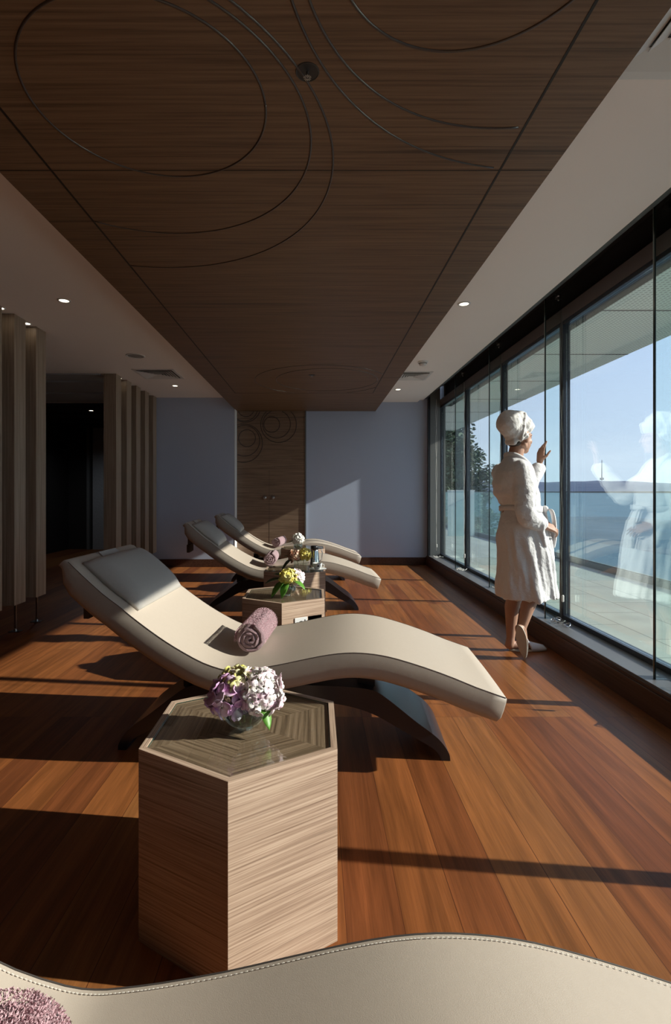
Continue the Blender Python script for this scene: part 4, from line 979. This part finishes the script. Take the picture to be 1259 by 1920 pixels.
cap(bm, AN, (1.452, 3.632, 0.222), 0.030, 0.028); cap(bm, AN, (1.492, 3.655, 0.12), 0.030, 0.032); cap(bm, (1.450, 3.628, 0.215), (1.485, 3.640, 0.10), 0.027, 0.030); cap(bm, (1.488, 3.645, 0.10), (1.502, 3.655, 0.035), 0.031, 0.020)
me = remesh(bm, 0.0035, 7); mesh_obj('body', me, M_skin, Wm)
# dark hair at the nape, eyebrow and lashes
bm = bmesh.new(); ell(bm, hp(-0.052, 0, -0.028), (0.042, 0.060, 0.045), rz); 
for s in (-1, 1): cap(bm, hp(0.010, 0.0745*s, 0.022), hp(0.006, 0.077*s, 0.004), 0.006, 0.003)
mesh_obj('hair', remesh(bm, 0.004, 3), M_hair, Wm)
bm = bmesh.new()
for s in (-1, 1):
    cap(bm, hp(0.0935, 0.018*s, 0.030), hp(0.076, 0.046*s, 0.033), 0.0022, 0.0016, 6)
    cap(bm, hp(0.090, 0.022*s, 0.008), hp(0.0775, 0.041*s, 0.007), 0.0022, 0.0016, 6)
cap(bm, hp(0.0985, -0.016, -0.053), hp(0.0985, 0.016, -0.053), 0.0035, 0.0035, 6)
mk('eyelashes_and_brows', bm, M_hair, Wm, smooth=True)
# turban
def ridge(co, n):
    p = co+O; d = p-HC
    a = math.atan2(d.z*0.8-d.dot(F)*0.9, d.dot(Rt)*0.3+d.dot(F)*0.6+0.02)
    return 0.0040*math.sin(a*7+d.z*20)+0.005*noise.noise(p*19)+0.002*noise.noise(p*60)
bm = bmesh.new()
ell(bm, hp(0.008, 0, 0.082), (0.104, 0.092, 0.078), rz)
ell(bm, hp(-0.045, 0, 0.066), (0.088, 0.090, 0.104), Euler((0, 0.3, math.atan2(F.y, F.x))))
ell(bm, hp(-0.105, 0.0, 0.105), (0.092, 0.088, 0.098), Euler((0, -0.35, math.atan2(F.y, F.x))))
ell(bm, hp(-0.035, 0.0, 0.140), (0.108, 0.078, 0.060), rz)
cap(bm, hp(0.088, 0, 0.060), hp(-0.02, 0.078, 0.012), 0.015, 0.016); cap(bm, hp(0.088, 0, 0.060), hp(-0.02, -0.078, 0.012), 0.015, 0.016)
cap(bm, hp(-0.02, 0.080, 0.010), hp(-0.082, 0.03, -0.032), 0.020, 0.022); cap(bm, hp(-0.02, -0.080, 0.010), hp(-0.082, -0.03, -0.032), 0.020, 0.022)
cap(bm, hp(-0.08, 0.02, -0.035), hp(-0.08, -0.02, -0.035), 0.022, 0.022)
cap(bm, hp(0.030, 0.01, 0.160), hp(-0.020, 0.060, 0.165), 0.014, 0.014); cap(bm, hp(-0.015, 0.066, 0.168), hp(-0.045, 0.084, 0.08), 0.014, 0.010); cap(bm, hp(-0.045, 0.088, 0.08), hp(-0.062, 0.07, -0.02), 0.012, 0.012)
me = remesh(bm, 0.0045, 3, ridge)
mesh_obj('towel_turban', me, M_turban, Wm)
# robe: torso, skirt and sleeves fused into one cloth volume with folds
def ring(cx, cy, z, rx, ry, amp=0.0, nf=9, ph=0.0, rot=0.0, n=72, tilt=0.0):
    out = []
    for k in range(n):
        a = 2*PI*k/n; s = 1+amp*(math.sin(nf*a+ph)+0.5*math.sin((nf*2+1)*a+ph*1.7+1))
        x = rx*math.cos(a)*s; y = ry*math.sin(a)*s
        out.append((cx+x*math.cos(rot)-y*math.sin(rot)-O.x, cy+x*math.sin(rot)+y*math.cos(rot)-O.y, z+tilt*x))
    return out
bm = bmesh.new(); th = math.atan2(F.y, F.x)
bm_loft(bm, [ring(1.570, 3.78, 0.418, 0.222, 0.205, 0.030, 7, 0.3, tilt=0.0), ring(1.569, 3.78, 0.45, 0.222, 0.205, 0.030, 7, 0.3), ring(1.562, 3.78, 0.58, 0.208, 0.196, 0.027, 7, 0.5), ring(1.552, 3.78, 0.72, 0.198, 0.186, 0.018, 7, 0.8),
             ring(1.542, 3.78, 0.86, 0.190, 0.180, 0.012, 7, 1.1), ring(1.538, 3.78, 0.97, 0.172, 0.168, 0.012, 8, 1.3), ring(1.530, 3.78, 1.045, 0.142, 0.150, 0.016, 11, 1.5),
             ring(1.525, 3.78, 1.080, 0.128, 0.140, 0.020, 11, 1.6), ring(1.512, 3.78, 1.115, 0.142, 0.155, 0.018, 11, 1.6), ring(1.490, 3.78, 1.19, 0.156, 0.172, 0.010, 8, 1.8),
             ring(1.480, 3.78, 1.27, 0.152, 0.178, 0.008, 8, 2), ring(1.470, 3.78, 1.345, 0.132, 0.185, 0.006, 6, 2), ring(1.465, 3.78, 1.40, 0.100, 0.150, 0.0, 6, 2), ring(1.468, 3.78, 1.445, 0.070, 0.080), ring(1.472, 3.78, 1.462, 0.062, 0.068)])
for pts in ([(RS+Vector((-0.01,0.03,0.008)), 0.078), (RS+Vector((0,0,-0.10)), 0.074), (RE+Vector((0,-0.005,0.02)), 0.066), (RE+Vector((0.02,0,-0.02)), 0.070), (RE.lerp(RH, 0.55)+Vector((0,0,-0.005)), 0.062), (RH+Vector((-0.035,0,0.005)), 0.055)],
            [(LS+Vector((0.01,-0.03,0.0)), 0.072), (LS.lerp(LE, 0.5)+Vector((0,0,-0.02)), 0.074), (LE+Vector((0.0,0,-0.03)), 0.078), (LE.lerp(LH, 0.45)+Vector((0.01,0,-0.02)), 0.066), (LH+Vector((-0.008,0,-0.035)), 0.048)]):
    for (a, ra), (b_, rb) in zip(pts, pts[1:]): cap(bm, a, b_, ra, rb, 20)
# overlapping front edge and pocket bulge
cap(bm, (1.665, 3.70, 0.95), (1.705, 3.72, 0.46), 0.035, 0.05); cap(bm, (1.60, 3.64, 0.93), (1.635, 3.63, 0.83), 0.045, 0.03)
def folds(co, n):
    p = co+O; v = 0.010*noise.noise(Vector((p.x*9, p.y*9, p.z*3.2)))+0.0055*noise.noise(Vector((p.x*22, p.y*22, p.z*9)))+0.002*noise.noise(p*50)
    if p.z < 0.98:   # hanging creases, stronger towards the front
        v += (0.014+0.016*max(0, min(1, (p.x-1.5)/0.2)))*noise.noise(Vector((p.x*26+p.z*5, p.y*26, p.z*3.5)))*(0.4+0.6*min(1, (0.98-p.z)/0.2))
    if 1.09 < p.z < 1.30: v += 0.006*noise.noise(Vector((p.x*14, p.y*14, p.z*30)))
    return v
me = remesh(bm, 0.0065, 4, folds)
mesh_obj('bathrobe', me, M_robe, Wm)
# shawl collar
bm = bmesh.new()
cp = [(1.585, 3.70, 1.30), (1.560, 3.695, 1.375), (1.515, 3.700, 1.432), (1.462, 3.725, 1.468), (1.425, 3.78, 1.478), (1.440, 3.84, 1.468), (1.495, 3.865, 1.432), (1.560, 3.85, 1.375), (1.600, 3.84, 1.30)]
cp = catmull(cp, 3)
for a, b_ in zip(cp, cp[1:]): cap(bm, a, b_, 0.021, 0.021, 10)
for a, b_ in zip(cp, cp[1:]): cap(bm, Vector(a)+Vector((0.004, 0, -0.022)), Vector(b_)+Vector((0.004, 0, -0.022)), 0.022, 0.022, 10)
mesh_obj('collar', remesh(bm, 0.006, 5), M_robe, Wm)
# sleeve cuffs
bm = bmesh.new()
for a, b_, r in ((LE, LH, 0.050), (RE, RH, 0.053)):
    d = (b_-a).normalized(); cap(bm, b_-d*0.075, b_-d*0.045, r+0.004, r, 20)
mesh_obj('cuff', remesh(bm, 0.006, 3), M_robe, Wm)
# belt with a hanging end
bm = bmesh.new(); rg = []
for k in range(49):
    a = 2*PI*k/48; rr = 1.0+0.02*math.sin(5*a); cx, cy = 1.525+0.143*rr*math.cos(a)-O.x, 3.78+0.155*rr*math.sin(a)-O.y; z = 1.078+0.006*math.sin(2*a)
    nx, ny = math.cos(a), math.sin(a); rg.append([(cx, cy, z-0.02), (cx+nx*0.008, cy+ny*0.008, z-0.018), (cx+nx*0.008, cy+ny*0.008, z+0.018), (cx, cy, z+0.02)])
bm_loft(bm, rg, cap=False)
def strap(pts, w, t=0.006):
    pts = catmull([tuple(Vector(p)-O) for p in pts], 4); rg = []
    for i, p in enumerate(pts):
        p = Vector(p); s = Vector((0.35, -0.93, 0)).normalized()*w; f = Vector((0.93, 0.35, 0))*t
        rg.append([p-s-f, p+s-f, p+s+f, p-s+f])
    bm_loft(bm, rg)
strap([(1.668, 3.70, 1.075), (1.705, 3.69, 1.07), (1.725, 3.69, 1.02), (1.740, 3.70, 0.93), (1.742, 3.71, 0.85), (1.735, 3.72, 0.79)], 0.016)
strap([(1.668, 3.71, 1.07), (1.685, 3.72, 1.00), (1.715, 3.73, 0.92), (1.735, 3.74, 0.84)], 0.015)
ellk = bm_ellipsoid(bm, Vector((1.672, 3.705, 1.075))-O, (0.022, 0.028, 0.024), seg=14, rings=8)
mk('belt', bm, M_robe, Wm, smooth=True)
# slippers
def sole_outline(n=36, taper=0.0):
    pts = []
    for k in range(n):
        a = 2*PI*k/n; x = 0.128*math.cos(a); wv = 0.036+0.010*(math.cos(a)*0.5+0.5)+0.002*math.cos(2*a); pts.append((x, wv*math.sin(a)*(1-taper*max(0, (x+0.04)/0.168))))
    return pts
def slipper(M, name, taper=0.0):
    root = empty(name); root.parent = Wm
    bm = bmesh.new(); bm_prism(bm, sole_outline(taper=taper), 0.0, 0.012); s = mk('sole', bm, M_sole, root, bevel=0.003)
    s.data.transform(M)
    bm = bmesh.new(); rg = []
    for i in range(11):
        t = i/10; x = 0.005+t*0.122; w = (0.048-0.006*t)*math.sqrt(max(0.02, 1-(max(0, t-0.45)/0.56)**2))*(1-taper*(0.25+0.75*t)); h = (0.062-0.036*t)*(1 if t < 0.97 else 0.6)
        rg.append([(x-0.012*math.sin(PI*k/12), w*math.cos(PI*k/12), 0.011+h*math.sin(PI*k/12)**0.8) for k in range(13)])
    vr = [[bm.verts.new(p) for p in r] for r in rg]
    for a, b_ in zip(vr, vr[1:]):
        for k in range(12): bm.faces.new((a[k], a[k+1], b_[k+1], b_[k]))
    bm.faces.new(vr[-1])
    u = mk('upper', bm, M_slip, root, smooth=True); u.data.transform(M); sd = u.modifiers.new('s', 'SOLIDIFY'); sd.thickness = 0.004; sd.offset = -1
    return root
slipper(Matrix.Translation(Vector((1.600, 3.835, 0.0))-O) @ Matrix.Rotation(math.radians(3), 4, 'Z') @ Matrix.Diagonal((1.14, 1.05, 1, 1)), 'slipper')
# lifted slipper: long axis points down to the toe, sole turned to the camera
ax = Vector((0.055, 0.030, -0.245)).normalized(); nz_ = Vector((0.50, 0.86, 0.0)); nz_ = (nz_-ax*nz_.dot(ax)).normalized(); ay = nz_.cross(ax)
Mx = Matrix(((ax.x, ay.x, nz_.x, 0), (ax.y, ay.y, nz_.y, 0), (ax.z, ay.z, nz_.z, 0), (0, 0, 0, 1)))
slipper(Matrix.Translation(Vector((1.462, 3.604, 0.128))-O) @ Mx, 'slipper', 0.55)
